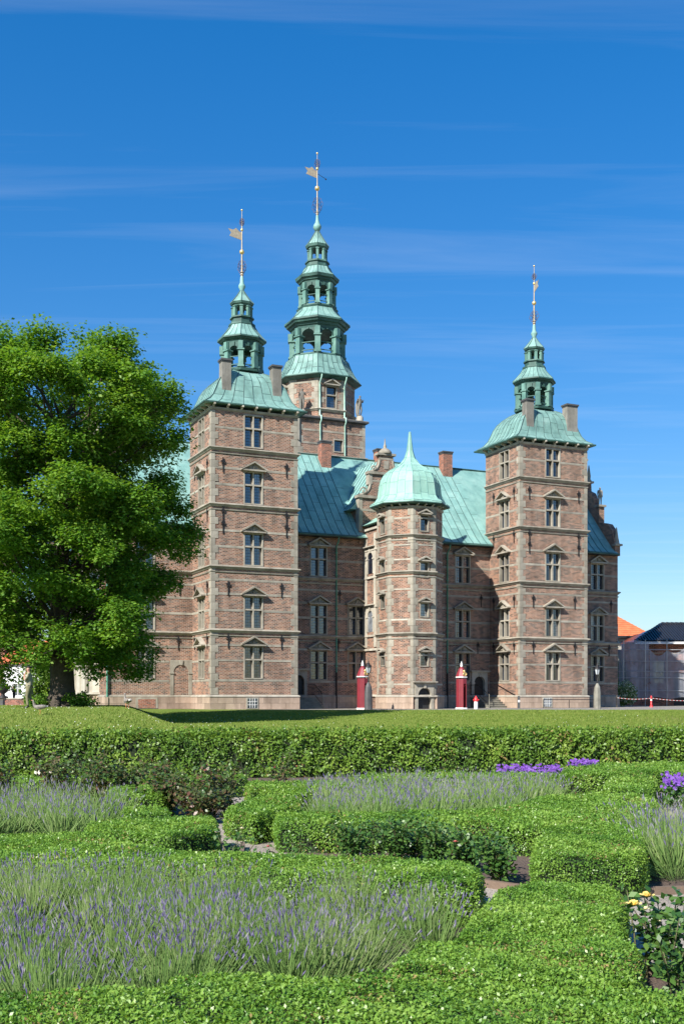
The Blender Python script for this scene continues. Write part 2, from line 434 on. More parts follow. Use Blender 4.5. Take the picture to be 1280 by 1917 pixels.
def gravel_mat(name, a, b_, c_):
    m, n, l, b = new_mat(name)
    pos = n.new('ShaderNodeNewGeometry').outputs['Position']
    c = ramp(n, l, noise(n, l, pos, 1.2, 5), [(0.3, a), (0.7, b_)])
    v = n.new('ShaderNodeTexVoronoi'); v.inputs['Scale'].default_value = 60; l.new(pos, v.inputs['Vector'])
    pv = ramp(n, l, v.outputs['Color'], [(0.1, (0.55, 0.55, 0.55)), (0.9, (1.25, 1.25, 1.25))])
    c = mixc(n, l, 0.8, c, pv, 'MULTIPLY')
    l.new(c, b.inputs['Base Color']); b.inputs['Roughness'].default_value = 0.95
    bump(n, l, b, v.outputs['Distance'], 0.6, 0.02)
    return m
M['gravel'] = gravel_mat('gravel', (0.28, 0.24, 0.20), (0.40, 0.35, 0.29), None)
M['soil'] = gravel_mat('soil', (0.075, 0.045, 0.04), (0.15, 0.115, 0.085), None)
M['forecourt'] = gravel_mat('forecourt', (0.22, 0.20, 0.17), (0.30, 0.28, 0.24), None)

mb = MB(); nx, ny = 150, 80
xs = np.concatenate([np.linspace(-150, -26, 25), np.linspace(-25, 26, 103), np.linspace(27, 150, 25)])
rows = [24.0, 24.6, 25, 25.5, 26, 26.5, 27, 27.6] + [28.5 + i for i in range(0, 27)]
for x in xs:
    fe = far_edge(x)
    ys = rows + [55.5 + (fe - 55.5) * t for t in (0.12, .25, .4, .55, .7, .85, 1.0)] if fe > 57 else rows + [55.5] * 7
    for y in ys: mb.v.append((x, y, lawn_z(x, y)))
nr_ = len(rows) + 7
for i in range(len(xs) - 1):
    for j in range(nr_ - 1):
        mb.f.append((i * nr_ + j, (i + 1) * nr_ + j, (i + 1) * nr_ + j + 1, i * nr_ + j + 1)); mb.mi.append(0); mb.sm.append(True)
struct(build('lawn', mb, 'grass'))
mb = MB(); mb.add([(-3000, 91.2, -.006), (-60, 91.2, -.006), (40, 55.2, -.006), (3000, 55.2, -.006), (3000, 4000, -.006), (-3000, 4000, -.006)], [(0, 1, 2, 3, 4, 5)])
struct(build('forecourt', mb, 'forecourt'))
mb = MB(); mb.quad((-150, -60, GZ), (150, -60, GZ), (150, 25, GZ), (-150, 25, GZ))
struct(build('garden_path', mb, 'gravel'))
def sheet(name, poly, z, mat):
    m_ = MB(); m_.add([(x, y, z) for x, y in poly], [tuple(range(len(poly)))]); return struct(build(name, m_, mat))
# planting beds between the paths
sheet('soil_bed', [(-14, 3.2), (0.62, 3.2), (0.72, 6.2), (0.95, 7.5), (0.98, 8.9), (-1.5, 9.7), (-14, 11.6)], GZ + .004, 'soil')
sheet('soil_bed', [(-14, 11.7), (-1.3, 10.3), (-1.0, 10.7), (-1.1, 12.1), (-1.7, 13.3), (-1.8, 17.8), (-14, 18.8)], GZ + .004, 'soil')
sheet('soil_bed', [(-.45, 11.3), (.6, 10.2), (1.55, 9.35), (1.75, 9.6), (2.6, 11.2), (3.6, 12.4), (4.4, 17.2), (6, 21.7), (-1.3, 21), (-1.2, 14.9), (-0.6, 12.3)], GZ + .004, 'soil')
sheet('soil_bed', [(1.52, 3.2), (14, 3.2), (14, 6.9), (2.4, 6.6), (1.62, 6.55), (1.5, 5.4)], GZ + .004, 'soil')
sheet('soil_bed', [(2.35, 9.25), (14, 9.9), (14, 20), (5.5, 18), (3.9, 12.6), (2.75, 10.2)], GZ + .004, 'soil')
sheet('soil_bed', [(-30, 18.5), (-1.3, 20), (6, 21.6), (30, 24.5), (30, 24.8), (-30, 24.8)], GZ + .006, 'soil')

# ------------------------------------------------------------------ castle
P0 = (-8.45, 72.0, 0.0)
castle = thing('castle', 'red brick castle with sandstone bands, green copper roofs and three spired towers behind the lawn', 'castle', P0, CASTLE_ROT)
PART = {}
def cpart(name, mb, mat, loc=(0, 0, 0), rz=0.0, parent=None): return build(name, mb, mat, parent or castle, loc, rz)
def shared(key, fn, mat):
    if key not in PART:
        m_ = MB(); fn(m_)
        mats = mat if isinstance(mat, (list, tuple)) else [mat]
        PART[key] = m_.mesh(key, [M[q] if isinstance(q, str) else q for q in mats])
    return PART[key]
def use(name, key, fn, mat, parent, loc=(0, 0, 0), rz=0.0): return link(name, shared(key, fn, mat), parent, loc, rz)

def wall_face(mb, p, th, L, z0, z1, holes=(), depth=0.3, mi=0):
    """Wall in the plane through p; local x along the wall, outward normal at turn th (0 faces the garden)."""
    c, s = math.cos(th), math.sin(th)
    def W(x, y, z): return (p[0] + x * c - y * s, p[1] + x * s + y * c, z)
    xs_ = sorted({0, L, *[h[0] for h in holes], *[h[1] for h in holes]}); zs_ = sorted({z0, z1, *[h[2] for h in holes], *[h[3] for h in holes]})
    for i in range(len(xs_) - 1):
        for j in range(len(zs_) - 1):
            mx_, mz_ = (xs_[i] + xs_[i + 1]) / 2, (zs_[j] + zs_[j + 1]) / 2
            if any(h[0] < mx_ < h[1] and h[2] < mz_ < h[3] for h in holes): continue
            mb.quad(W(xs_[i], 0, zs_[j]), W(xs_[i + 1], 0, zs_[j]), W(xs_[i + 1], 0, zs_[j + 1]), W(xs_[i], 0, zs_[j + 1]), mi)
    for a, b_, c_, d in holes:
        mb.quad(W(a, 0, c_), W(a, 0, d), W(a, depth, d), W(a, depth, c_), mi); mb.quad(W(b_, 0, d), W(b_, 0, c_), W(b_, depth, c_), W(b_, depth, d), mi)
        mb.quad(W(a, 0, d), W(b_, 0, d), W(b_, depth, d), W(a, depth, d), mi); mb.quad(W(a, depth, c_), W(b_, depth, c_), W(b_, 0, c_), W(a, 0, c_), mi)

def sweep(mb, path, prof, closed=False, mi=0):
    """Moulding: prof = [(out, z)] swept along a plan path whose outside lies to the right of travel."""
    n = len(path); k = len(prof); vs = []
    for i in range(n):
        p = Vector(path[i])
        def nrm(a, b):
            d = (Vector(b) - Vector(a)).normalized(); return Vector((d.y, -d.x))
        if closed or 0 < i < n - 1:
            n1 = nrm(path[i - 1], path[i]); n2 = nrm(path[i], path[(i + 1) % n])
            m_ = (n1 + n2).normalized(); m_ = m_ / max(0.3, m_.dot(n1))
        else: m_ = nrm(path[0], path[1]) if i == 0 else nrm(path[-2], path[-1])
        for o, z in prof: vs.append((p.x + m_.x * o, p.y + m_.y * o, z))
    fs = []
    for i in range(n if closed else n - 1):
        j = (i + 1) % n
        for q in range(k - 1): fs.append((i * k + q, j * k + q, j * k + q + 1, i * k + q + 1))
    if not closed:
        fs.append(tuple(range(k))); fs.append(tuple(reversed(range((n - 1) * k, n * k))))
    mb.add(vs, fs, mi)

def course_prof(z):   # z = upper edge: sloped weathering, fillet, cove below
    return [(-.05, z + .03), (.17, z - .02), (.19, z - .09), (.13, z - .13), (.06, z - .22), (.02, z - .25), (-.05, z - .25)]
def band_prof(z, h=.13, o=.02): return [(-.05, z), (o, z), (o, z - h), (-.05, z - h)]
def thin_prof(z): return [(-.05, z), (.07, z), (.06, z - .06), (.03, z - .1), (-.05, z - .1)]

# ---- windows: stone cross, four leaded panes, pediment
WW, WH = 1.36, 2.2
def jamb(w): return .08 if w > 1.2 else .065
def win_frame(m_, w=WW, h=WH, cross=True, two=True):
    j = jamb(w)
    m_.box(-w / 2, -w / 2 + j, -.035, .27, 0, h); m_.box(w / 2 - j, w / 2, -.035, .27, 0, h)
    m_.box(-w / 2 + j, w / 2 - j, -.032, .27, h - .1, h); m_.box(-w / 2 + j, w / 2 - j, -.05, .27, 0, .08)
    if two: m_.box(-.045, .045, -.012, .25, .08, h - .1)
    if cross:
        if two:
            m_.box(-w / 2 + j, -.045, -.01, .24, .56 * h, .56 * h + .1); m_.box(.045, w / 2 - j, -.01, .24, .56 * h, .56 * h + .1)
        else: m_.box(-w / 2 + j, w / 2 - j, -.01, .24, .56 * h, .56 * h + .1)
def win_lattice(m_, w=WW, h=WH, cross=True, two=True):
    j = jamb(w)
    spans = [(-w / 2 + j, -.045), (.045, w / 2 - j)] if two else [(-w / 2 + j, w / 2 - j)]
    zs_ = [(.08, .56 * h), (.56 * h + .1, h - .1)] if cross else [(.08, h - .1)]
    for a, b_ in spans:
        for c_, d in zs_:
            e = .03   # casement rim
            m_.box(a, a + e, .2, .24, c_, d); m_.box(b_ - e, b_, .2, .24, c_, d); m_.box(a + e, b_ - e, .2, .24, c_, c_ + e); m_.box(a + e, b_ - e, .2, .24, d - e, d)
            nx_ = max(2, round((b_ - a) / .15)); nz_ = max(2, round((d - c_) / .2))
            for i in range(1, nx_): x = a + (b_ - a) * i / nx_; m_.box(x - .007, x + .007, .213, .233, c_ + e, d - e)
            for i in range(1, nz_): z = c_ + (d - c_) * i / nz_; m_.box(a + e, b_ - e, .211, .235, z - .007, z + .007)
def pane_mesh(m_, w, h): m_.box(0, w, .226, .246, 0, h)
def pediment(m_, w=1.78, h=.62):
    a = w / 2
    m_.box(-a + .06, a - .06, -.3, .02, 0, .09)                        # cornice bar
    m_.slab([(-a + .16, .09), (a - .16, .09), (0, h - .1)], -.06, .02)   # tympanum
    for s in (-1, 1):
        m_.slab([(s * a, .04), (s * a, .13), (0, h + .03), (0, h - .09)] if s > 0 else [(s * a, .13), (s * a, .04), (0, h - .09), (0, h + .03)], -.33, .02)
def relief(m_):
    m_.sphere((0, -.07, .27), .11, 8, 6, 0, (.85, .8, 1.15))
    m_.sphere((0, -.06, .14), .13, 8, 5, 0, (1.3, .5, .55))
    for s in (-1, 1): m_.tube([(s * .12, -.07, .16), (s * .28, -.08, .19), (s * .42, -.07, .14)], [.05, .045, .02], 6)
def window(loc, rz=0.0, ped=True, w=WW, h=WH, cross=True, two=True, pw=1.78):
    k = f'{w}_{h}_{cross}_{two}'
    f = use('window', 'wf' + k, lambda m_: win_frame(m_, w, h, cross, two), 'sandstone', castle, loc, rz)
    use('lattice', 'wl' + k, lambda m_: win_lattice(m_, w, h, cross, two), 'lead', f)
    j = jamb(w)
    spans = [(-w / 2 + j, -.045), (.045, w / 2 - j)] if two else [(-w / 2 + j, w / 2 - j)]
    zs_ = [(.08, .56 * h), (.56 * h + .1, h - .1)] if cross else [(.08, h - .1)]
    for a, b_ in spans:
        for c_, d in zs_:
            use('pane', f'pn{k}{c_ < .1}', lambda m_: pane_mesh(m_, b_ - a, d - c_), 'glass', f, (a, 0, c_))
    if ped:
        p_ = use('pediment', f'pd{pw}', lambda m_: pediment(m_, pw, pw * .35), 'sandstone', f, (0, 0, h - .02))
        if pw > 1.5: use('relief_carving', 'rl', relief, 'sandstone', f, (0, 0, h - .02))
    return f
def hole(x, z, w=WW, h=WH): return (x - w / 2, x + w / 2, z, z + h)

def anchor(m_):
    m_.box(-.025, .025, -.05, 0.0, -.5, .22)
    m_.slab([(-.03, .12), (.03, .12), (.16, .24), (.05, .3), (.03, .46), (-.03, .46), (-.05, .3), (-.16, .24)], -.06, -.02)
    for s in (-1, 1): m_.tube([(s * .03, -.04, .1), (s * .12, -.04, .08), (s * .13, -.04, .17)], .022, 5)

def quoin(m_, a, b_, h):      # corner block: a along local +x, b along local +y
    m_.prism([(-.025, -.025), (a, -.025), (a, .2), (.2, b_), (-.025, b_)], .008, h - .008)
QN = [0]; QREST = {}
def quoins(parent, p, th, z0, z1, left=True, h=.46, skip=()):
    """th: turn of the face whose left (or right) end the corner is."""
    n = int(round((z1 - z0) / h)); hh = (z1 - z0) / n
    for i in range(n):
        a, b_ = ((.46, .25), (.25, .46))[i % 2]
        z = z0 + i * hh
        if any(s0 < z + hh / 2 < s1 for s0, s1 in skip): continue
        if left: key = f'q{i % 2}{hh:.3f}'; fn = lambda m_: quoin(m_, a, b_, hh)
        else:
            key = f'r{i % 2}{hh:.3f}'
            fn = lambda m_: m_.prism([(-a, -.025), (.025, -.025), (.025, b_), (-.25, b_), (-a, .25)], .008, hh - .008)
        if QN[0] < 298:
            QN[0] += 1; use('quoin', key, fn, 'sandstone', parent, (p[0], p[1], z), th)
        else:
            m_ = MB(); fn(m_); m_.xform(Matrix.Translation((p[0], p[1], z)) @ Matrix.Rotation(th, 4, 'Z'))
            R_ = QREST.setdefault(parent.name, (parent, MB()))[1]; R_.add(m_.v, m_.f)

COURSES = [5.25, 9.4, 13.45, 17.12]
SILLS = [2.0, 5.28, 9.43, 13.48]
W90 = -math.pi / 2
def plinth_blocks(parent, p, th, L, skip=None):
    c, s = math.cos(th), math.sin(th)
    for row, (z0, z1) in enumerate(((0, .4), (.4, .82))):
        x = 0; i = 0; off = .55 if row else 0
        while x < L - 1e-6:
            w = (1.05 if not (row and i == 0) else .55)
            if L - x - w < .35: w = L - x
            if not (skip and skip[0] - w < x < skip[1]):
                use('plinth_stone', f'ps{w:.3f}{row}', lambda m_: m_.box(.006, w - .006, -.13, .1, .006, z1 - z0 - .006), 'plinth', parent, (p[0] + x * c, p[1] + x * s, z0), th)
            x += w; i += 1

TD = 4.75           # depth of the corner towers
TW = 6.0
CU = 14.75          # axis of the facade
VM = 4.2            # plane of the main wall

def corner_tower(u0, first):
    f_ = (u0, 0)
    mbw = MB()
    hf = [hole(2.88, z) for z in SILLS] + [hole(2.88, 17.2)]
    hs = [hole(TD - 2.1, z) for z in SILLS] + [hole(TD - 2.1, 17.2)]
    wall_face(mbw, (u0, 0), 0, TW, .8, 19.62, hf)
    wall_face(mbw, (u0, TD), W90, TD, .8, 19.62, hs)
    wall_face(mbw, (u0 + TW, 0), -W90, TD, .8, 19.62)
    wall_face(mbw, (u0 + TW, TD), math.pi, TW, 10, 19.62)
    tw = cpart('tower_wall', mbw, 'brick')
    tw['label'] = 'square corner tower wall of banded red brick, left of the two' if first else 'square corner tower wall of banded red brick, right of the two'
    for z in SILLS: window((u0 + 2.88, 0, z)); window((u0, 2.1, z), W90)
    window((u0 + 2.88, 0, 17.2), 0, False); window((u0, 2.1, 17.2), W90, False)
    path = [(u0, TD), (u0, 0), (u0 + TW, 0), (u0 + TW, TD)]
    for z in COURSES:
        m_ = MB(); sweep(m_, path, course_prof(z)); build('string_course', m_, 'sandstone', tw)
        m_ = MB(); sweep(m_, path, thin_prof(z - .38)); build('string_course', m_, 'sandstone', tw)
    m_ = MB(); sweep(m_, path, [(-.05, .97), (.1, .93), (.16, .86), (.16, .82), (-.05, .82)]); build('plinth_cap', m_, 'pale_stone', tw)
    m_ = MB(); sweep(m_, path, [(-.05, 19.66), (.1, 19.64), (.08, 19.55), (.02, 19.48), (-.05, 19.48)]); build('cornice', m_, 'sandstone', tw)
    # flush stone bands, butted against the window frames
    bands = [(1.98, 0), (3.28, 1), (4.28, 1), (6.55, 1), (7.62, 1), (8.55, 0), (10.7, 1), (11.75, 1), (14.75, 1), (15.82, 1), (18.45, 1)]
    for z, cut in bands:
        for a, b_ in (((0, 2.2), (3.56, TW)) if cut else ((0, TW),)):
            m_ = MB(); m_.box(u0 + a + (.02 if a == 0 else 0), u0 + b_ - (.02 if b_ == TW else 0), -.018, .1, z - .14, z); build('stone_band', m_, 'sandstone', tw)
        for a, b_ in (((.12, 1.42), (2.78, TD)) if cut else ((.12, TD),)):
            m_ = MB(); m_.box(u0 - .018, u0 + .1, a, b_, z - .14, z); build('stone_band', m_, 'sandstone', tw)
    sk = [(zc_ - .5, zc_ + .05) for zc_ in COURSES]
    quoins(tw, (u0, 0), 0, .97, 19.45, True, .46, [(zc_ - .3, zc_ + .05) for zc_ in COURSES])
    quoins(tw, (u0 + TW, 0), 0, .97, 19.45, False, .46, [(zc_ - .3, zc_ + .05) for zc_ in COURSES])
    pl = MB(); pl.box(u0 - .08, u0 + TW + .08, -.08, TD, 0, .8)
    po = build('plinth', pl, 'plinth', tw)
    plinth_blocks(tw, (u0 - .13, 0), 0, TW + .26); plinth_blocks(tw, (u0, VM), W90, VM - .0)
    for z in (15.95, 12.75, 11.95, 7.95, 4.5):
        dx_ = .35 if z < 9 else 0
        for s_ in (.78 + dx_, 5.2 - dx_): use('wall_anchor', 'anchor', anchor, 'iron', castle, (u0 + s_, -.02, z))
        if z != 11.95:
            for s_ in (.75, 3.55): use('wall_anchor', 'anchor', anchor, 'iron', castle, (u0 - .02, s_, z), W90)
    # roof: bell-shaped square dome with standing seams
    prof = [(19.86, 3.52), (20.0, 3.42), (20.25, 3.03), (20.6, 2.75), (21.0, 2.56), (21.45, 2.37), (21.85, 2.12), (22.2, 1.78), (22.5, 1.38), (22.72, .95)]
    cx_, cy_ = u0 + TW / 2, 2.6
    dd = (TW - TD) / 2
    def ring(z, r): k_ = dd * max(0, min(1, (22.5 - z) / 2.4)); return [(cx_ - r, cy_ - r + k_ - .2 * 0, z), (cx_ + r, cy_ - r + k_, z), (cx_ + r, cy_ + r - k_, z), (cx_ - r, cy_ + r - k_, z)]
    m_ = MB(); vs = []
    for z, r in prof: vs += ring(z, r)
    m_.add(vs, [(i * 4 + k, i * 4 + (k + 1) % 4, i * 4 + 4 + (k + 1) % 4, i * 4 + 4 + k) for i in range(len(prof) - 1) for k in range(4)])
    m_.add(ring(19.86, 3.52), [(3, 2, 1, 0)])
    rf = cpart('tower_roof', m_, 'copper_tower')
    m_ = MB()
    for k in range(4):
        for j in range(0, 8):
            pts = []
            for z, r in prof[1:]:
                q = ring(z, r); a, b_ = Vector(q[k]), Vector(q[(k + 1) % 4]); pts.append(a.lerp(b_, j / 8))
            if j in (1, 3, 5, 7) : pts = pts[:-2]
            for a, b_ in zip(pts, pts[1:]): m_.bar(a, b_, .05 if j == 0 else .035, .07 if j == 0 else .05)
        for i in range(2, len(prof) - 1):
            q, = [ring(*prof[i])]; a, b_ = Vector(q[k]), Vector(q[(k + 1) % 4])
            for j in range(8):
                if (i + j) % 3 == 0: m_.bar(a.lerp(b_, j / 8), a.lerp(b_, (j + 1) / 8), .02, .022)
    s_ = build('roof_seam', m_, 'seam', rf); s_['kind'] = 'stuff'
    m_ = MB(); q = ring(19.9, 3.56)
    for k in range(4): m_.bar(q[k], q[(k + 1) % 4], .1, .09)
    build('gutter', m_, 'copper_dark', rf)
    def bracket(b): b.slab_yz([(-.42, .17), (0, .17), (0, -.12), (-.1, -.08), (-.2, .03), (-.42, .06)], -.06, .06)
    for i in range(7):
        use('eave_bracket', 'brk', bracket, 'pale_stone', rf, (u0 + .12 + i * (TW - .24) / 6, .02, 19.69))
        if i < 6: use('eave_bracket', 'brk', bracket, 'pale_stone', rf, (u0 + .02, .2 + i * (TD - .4) / 5, 19.69), W90)
    # chimneys
    for (x, w) in ((1.18, .62), (4.72 + (.25 if not first else 0), .62 if first else .95)):
        m_ = MB(); m_.box(-w / 2, w / 2, 0, .62, 0, 2.75)
        ch = cpart('chimney', m_, 'chimney_stone', (u0 + x, .42, 20.15))
        m_ = MB(); m_.box(-w / 2 - .08, w / 2 + .08, -.08, .7, 2.75, 2.87); m_.box(-w / 2 - .03, w / 2 + .03, -.03, .65, 2.66, 2.75); build('chimney_cap', m_, 'granite_dark', ch)
        m_ = MB(); m_.box(-w / 2 - .05, w / 2 + .05, -.05, .67, 0, .3); build('flashing', m_, 'chimney_stone', ch)
    # lantern
    lantern((cx_, cy_), [(22.62, 22.86, 1.42, 1.55), ], [
        dict(z0=22.86, z1=24.62, r=1.26, pw=.34, arch=True, ent=[(24.62, 1.36, 24.8, 1.4), (24.8, 1.52, 24.92, 1.6), (24.92, 1.68, 25.02, 1.66)], roof=[(25.02, 1.66), (25.3, 1.38), (25.65, 1.08), (26.0, .86)]),
        dict(z0=26.0, z1=27.35, r=.62, pw=.2, arch=False, base=[(26.0, .92, 26.14, .9), (26.14, .74, 26.48, .72), (26.48, .84, 26.58, .82)], ent=[(27.3, .66, 27.42, .7), (27.42, .76, 27.56, .82)], roof=[(27.56, .82), (27.78, .62), (28.1, .36), (28.45, .13)]),
    ])
    rod((cx_, cy_), 28.4, dict(bulb=28.75, br=.25, scroll=30.1, sw=.42, ball=31.1, ballr=.165, vane=32.2, ball2=32.6, scroll2=33.15, top=33.95, va=(math.pi if first else math.pi * 1.42), vl=.85))

def oct_ring(m_, c, z0, r0, z1, r1, n=8):
    m_.lathe([(r0, z0), (r1, z1)], n, c[0], c[1], math.pi / 8, 0, False)

def lantern(c, bases, tiers):
    for t in tiers:
        z0, z1, r, pw = t['z0'], t['z1'], t['r'], t['pw']
        m_ = MB()
        for a, b_, c_, d in t.get('base', [(z0 - .18, r + .26, z0 - .04, r + .3), (z0 - .04, r + .2, z0 + .04, r + .18)]): oct_ring(m_, c, a, b_, c_, d)
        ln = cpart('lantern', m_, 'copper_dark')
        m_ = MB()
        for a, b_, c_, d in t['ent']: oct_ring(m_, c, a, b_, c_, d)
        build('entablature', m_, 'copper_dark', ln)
        zb = max([q[2] for q in t.get('base', [(0, 0, z0 + .04, 0)])]); zt = t['ent'][0][0]
        for k in range(8):
            a = math.pi / 8 + k * math.pi / 4
            def pil(b):
                hh = zt - zb
                b.box(-pw / 2, pw / 2, -pw / 2, pw / 2, 0, hh)
                b.box(-pw * .66, pw * .66, -pw * .66, pw * .66, 0, hh * .06)
                zc_ = hh * .66 if t['arch'] else hh * .9
                b.box(-pw * .72, pw * .72, -pw * .72, pw * .72, zc_, zc_ + hh * .045)
                if t['arch']: b.box(-pw * .2 + pw * .3, pw * .75, -pw * .4, pw * .4, zc_ + hh * .045, hh)
            use('pillar', f'pil{r}{z0}', pil, 'copper_mid', ln, (c[0] + r * math.cos(a), c[1] + r * math.sin(a), zb), a)
            if t['arch']:
                a2 = k * math.pi / 4; L = 2 * r * math.sin(math.pi / 8); ap = r * math.cos(math.pi / 8)
                def arch(b):
                    hh = zt - zb; zi = hh * .66; hw = L / 2 - pw * .42; n = 8
                    ri = min(hw, hh * .34 - .06)
                    def top(x): return zi + ri * math.sqrt(max(0, 1 - (x / hw) ** 2))
                    for i in range(n):
                        x0 = -hw + 2 * hw * i / n; x1 = -hw + 2 * hw * (i + 1) / n
                        b.slab_yz([(x0, top(x0)), (x1, top(x1)), (x1, hh), (x0, hh)], -.09, .09)
                    b.slab_yz([(-.06, zi + ri - .03), (.06, zi + ri - .03), (.1, hh), (-.1, hh)], .09, .16)
                for q in (.43, .12): use('rail', f'rl{r}{z0}', lambda b: b.box(-.02, .02, -L / 2 + pw * .42, L / 2 - pw * .42, 0, (zt - zb) * .035), 'copper_dark', ln, (c[0] + ap * math.cos(a2), c[1] + ap * math.sin(a2), zb + (zt - zb) * q), a2)
                use('arch', f'arc{r}{z0}', arch, 'copper_dark', ln, (c[0] + ap * math.cos(a2), c[1] + ap * math.sin(a2), zb), a2)
        # roof of this tier, faceted, with seams
        m_ = MB(); m_.lathe([(q[1], q[0]) for q in t['roof']], 8, c[0], c[1], math.pi / 8, 0, False)
        rf = cpart('lantern_roof', m_, 'copper_tower')
        m_ = MB()
        for k in range(8):
            for j in range(3):
                pts = []
                for z, rr in t['roof']:
                    a = math.pi / 8 + k * math.pi / 4
                    A = Vector((c[0] + rr * math.cos(a), c[1] + rr * math.sin(a), z)); B = Vector((c[0] + rr * math.cos(a + math.pi / 4), c[1] + rr * math.sin(a + math.pi / 4), z))
                    pts.append(A.lerp(B, j / 3))
                if j and t['roof'][0][1] < 1: continue
                for p_, q_ in zip(pts, pts[1:]): m_.bar(p_, q_, .045 if j == 0 else .025, .06 if j == 0 else .035)
        o = build('roof_seam', m_, 'seam', rf); o['kind'] = 'stuff'

def rod(c, z0, d):
    m_ = MB()
    br = d['br']; zb = d['bulb']
    m_.lathe([(.12, z0), (.16, z0 + .05), (br * .6, zb - br * .9), (br, zb - br * .15), (br * .95, zb + br * .2), (br * .55, zb + br * .9), (.13, zb + br * 1.7), (.11, zb + br * 2.6)], 10, c[0], c[1])
    r_ = cpart('spire_rod', m_, 'copper')
    zz = zb + br * 2.6
    m_ = MB(); m_.tube([(c[0], c[1], zz), (c[0], c[1], d['ball']), (c[0], c[1], d['vane']), (c[0], c[1], d['top'])], [.085, .045, .04, .018], 6)
    for q in (.15, .32): m_.lathe([(.12, zz + q - .03), (.14, zz + q), (.12, zz + q + .03)], 8, c[0], c[1])
    build('pole', m_, 'gilt', r_)
    for zc_, sw in ((d['scroll'], d['sw']), (d['scroll2'], d['sw'] * .55)):
        m_ = MB()
        for k in range(4):
            a = k * math.pi / 2 + .5; ca, sa = math.cos(a), math.sin(a)
            def pt(x, z): return (c[0] + x * ca, c[1] + x * sa, zc_ + z)
            for (ox, oz, rr) in ((.45, .38, .34), (.6, -.12, .4), (.38, -.62, .3)):
                m_.tube([pt(sw * (ox + rr * math.cos(t)), sw * (oz + rr * math.sin(t))) for t in np.linspace(0.4, 6.2, 11)], .011, 4, 0, True, False)
            m_.tube([pt(0.02, -sw * 1.2), pt(sw * .5, -sw * .9), pt(sw * .95, -.1 * sw), pt(sw * .6, sw * .75), pt(.03, sw * 1.0)], .011, 4)
        build('scrollwork', m_, 'scroll_iron', r_)
    for zc_, rr in ((d['ball'], d['ballr']), (d['ball2'], d['ballr'] * .6), (d['top'], d['ballr'] * .42)):
        m_ = MB(); m_.sphere((c[0], c[1], zc_), rr, 14, 10); build('gilded_ball', m_, 'gold', r_)
    m_ = MB(); L = d['vl']; h = L * .36
    m_.slab([(0, -h), (0, h * .75), (L * .7, h * 1.0), (L * 1.15, h * 1.15), (L * .9, h * .35), (L * 1.05, -h * .45), (L * .7, -h * .62)], -.015, .015)
    m_.slab([(L * .2, h * .8), (L * .75, h * .98), (L * .5, h * 1.5)], -.012, .012)
    build('weather_vane', m_, 'gilt', r_, (c[0], c[1], d['vane']), d['va'])

# ---- main body
EL, ER = -5.9, 35.9
MEAVE = 12.45
RIDGE_V, RIDGE_Z = 10.0, 19.5
corner_tower(0.0, True)
corner_tower(23.68, False)

main_w = [(-3.27, (0, 1, 2)), (9.36, (0, 1, 2)), (12.33, (0, 1)), (21.28, (0, 1, 2)), (33.85, (0, 1, 2))]
hs = [hole(u - EL, SILLS[k]) for u, ks in main_w for k in ks]
DOOR_R, DOOR_L = 22.75, 7.75
hs += [(DOOR_R - EL - .62, DOOR_R - EL + .62, .8, 2.75), (DOOR_L - EL - .62, DOOR_L - EL + .62, .8, 2.75)]
mb = MB(); wall_face(mb, (EL, VM), 0, ER - EL, .8, MEAVE, hs)
wall_face(mb, (EL, 16), W90, 16 - VM, .8, MEAVE, [hole(4.1, 9.43), hole(8.2, 9.43)])
wall_face(mb, (ER, VM), -W90, 16 - VM, .8, MEAVE); wall_face(mb, (ER, 16), math.pi, ER - EL, .8, MEAVE)
mw = cpart('main_wall', mb, 'brick')
mw['label'] = 'long recessed main wall of banded red brick between and beside the corner towers'
for u, ks in main_w:
    for k in ks: window((u, VM, SILLS[k]))
for v in (16 - 4.1, 16 - 8.2): window((EL, v, 9.43), W90)
body = [(EL, 16), (EL, VM), (ER, VM), (ER, 16)]
for z in COURSES[:2]:
    m_ = MB(); sweep(m_, body, course_prof(z)); build('string_course', m_, 'sandstone', mw)
    m_ = MB(); sweep(m_, body, thin_prof(z - .38)); build('string_course', m_, 'sandstone', mw)
m_ = MB(); sweep(m_, body, [(-.05, .97), (.1, .93), (.14, .86), (.14, .82), (-.05, .82)]); build('plinth_cap', m_, 'sandstone', mw)
segs = []
def cut_spans(a, b_, cuts):
    out = [(a, b_)]
    for c0, c1 in cuts: out = [s for (x, y) in out for s in ((x, min(y, c0)), (max(x, c1), y)) if s[1] - s[0] > .05]
    return out
for z in (1.98, 3.28, 4.28, 6.55, 7.62, 8.55, 10.7, 11.75):
    cuts = []
    for u, ks in main_w:
        for k in ks:
            if SILLS[k] < z - .02 and z - .14 < SILLS[k] + WH - .03: cuts.append((u - WW / 2, u + WW / 2))
    if z < 3.4: cuts += [(DOOR_R - .85, DOOR_R + .85), (DOOR_L - .85, DOOR_L + .85), (-1.62, .02)]
    for a, b_ in cut_spans(EL + .02, ER - .02, cuts + [(0, TW), (23.68, 23.68 + TW), (CU - 1.8, CU + 1.8)]):
        m_ = MB(); m_.box(a, b_, VM - .018, VM + .1, z - .14, z); build('stone_band', m_, 'sandstone', mw)
m_ = MB(); m_.box(EL - .05, ER + .05, VM - .05, 16.05, 0, .8); build('plinth', m_, 'plinth', mw)
plinth_blocks(mw, (EL - .1, VM), 0, 5.9); plinth_blocks(mw, (TW + .15, VM), 0, 6.0); plinth_blocks(mw, (17.2, VM), 0, 6.3); plinth_blocks(mw, (29.8, VM), 0, 6.2)
plinth_blocks(mw, (EL, 16), W90, 12)
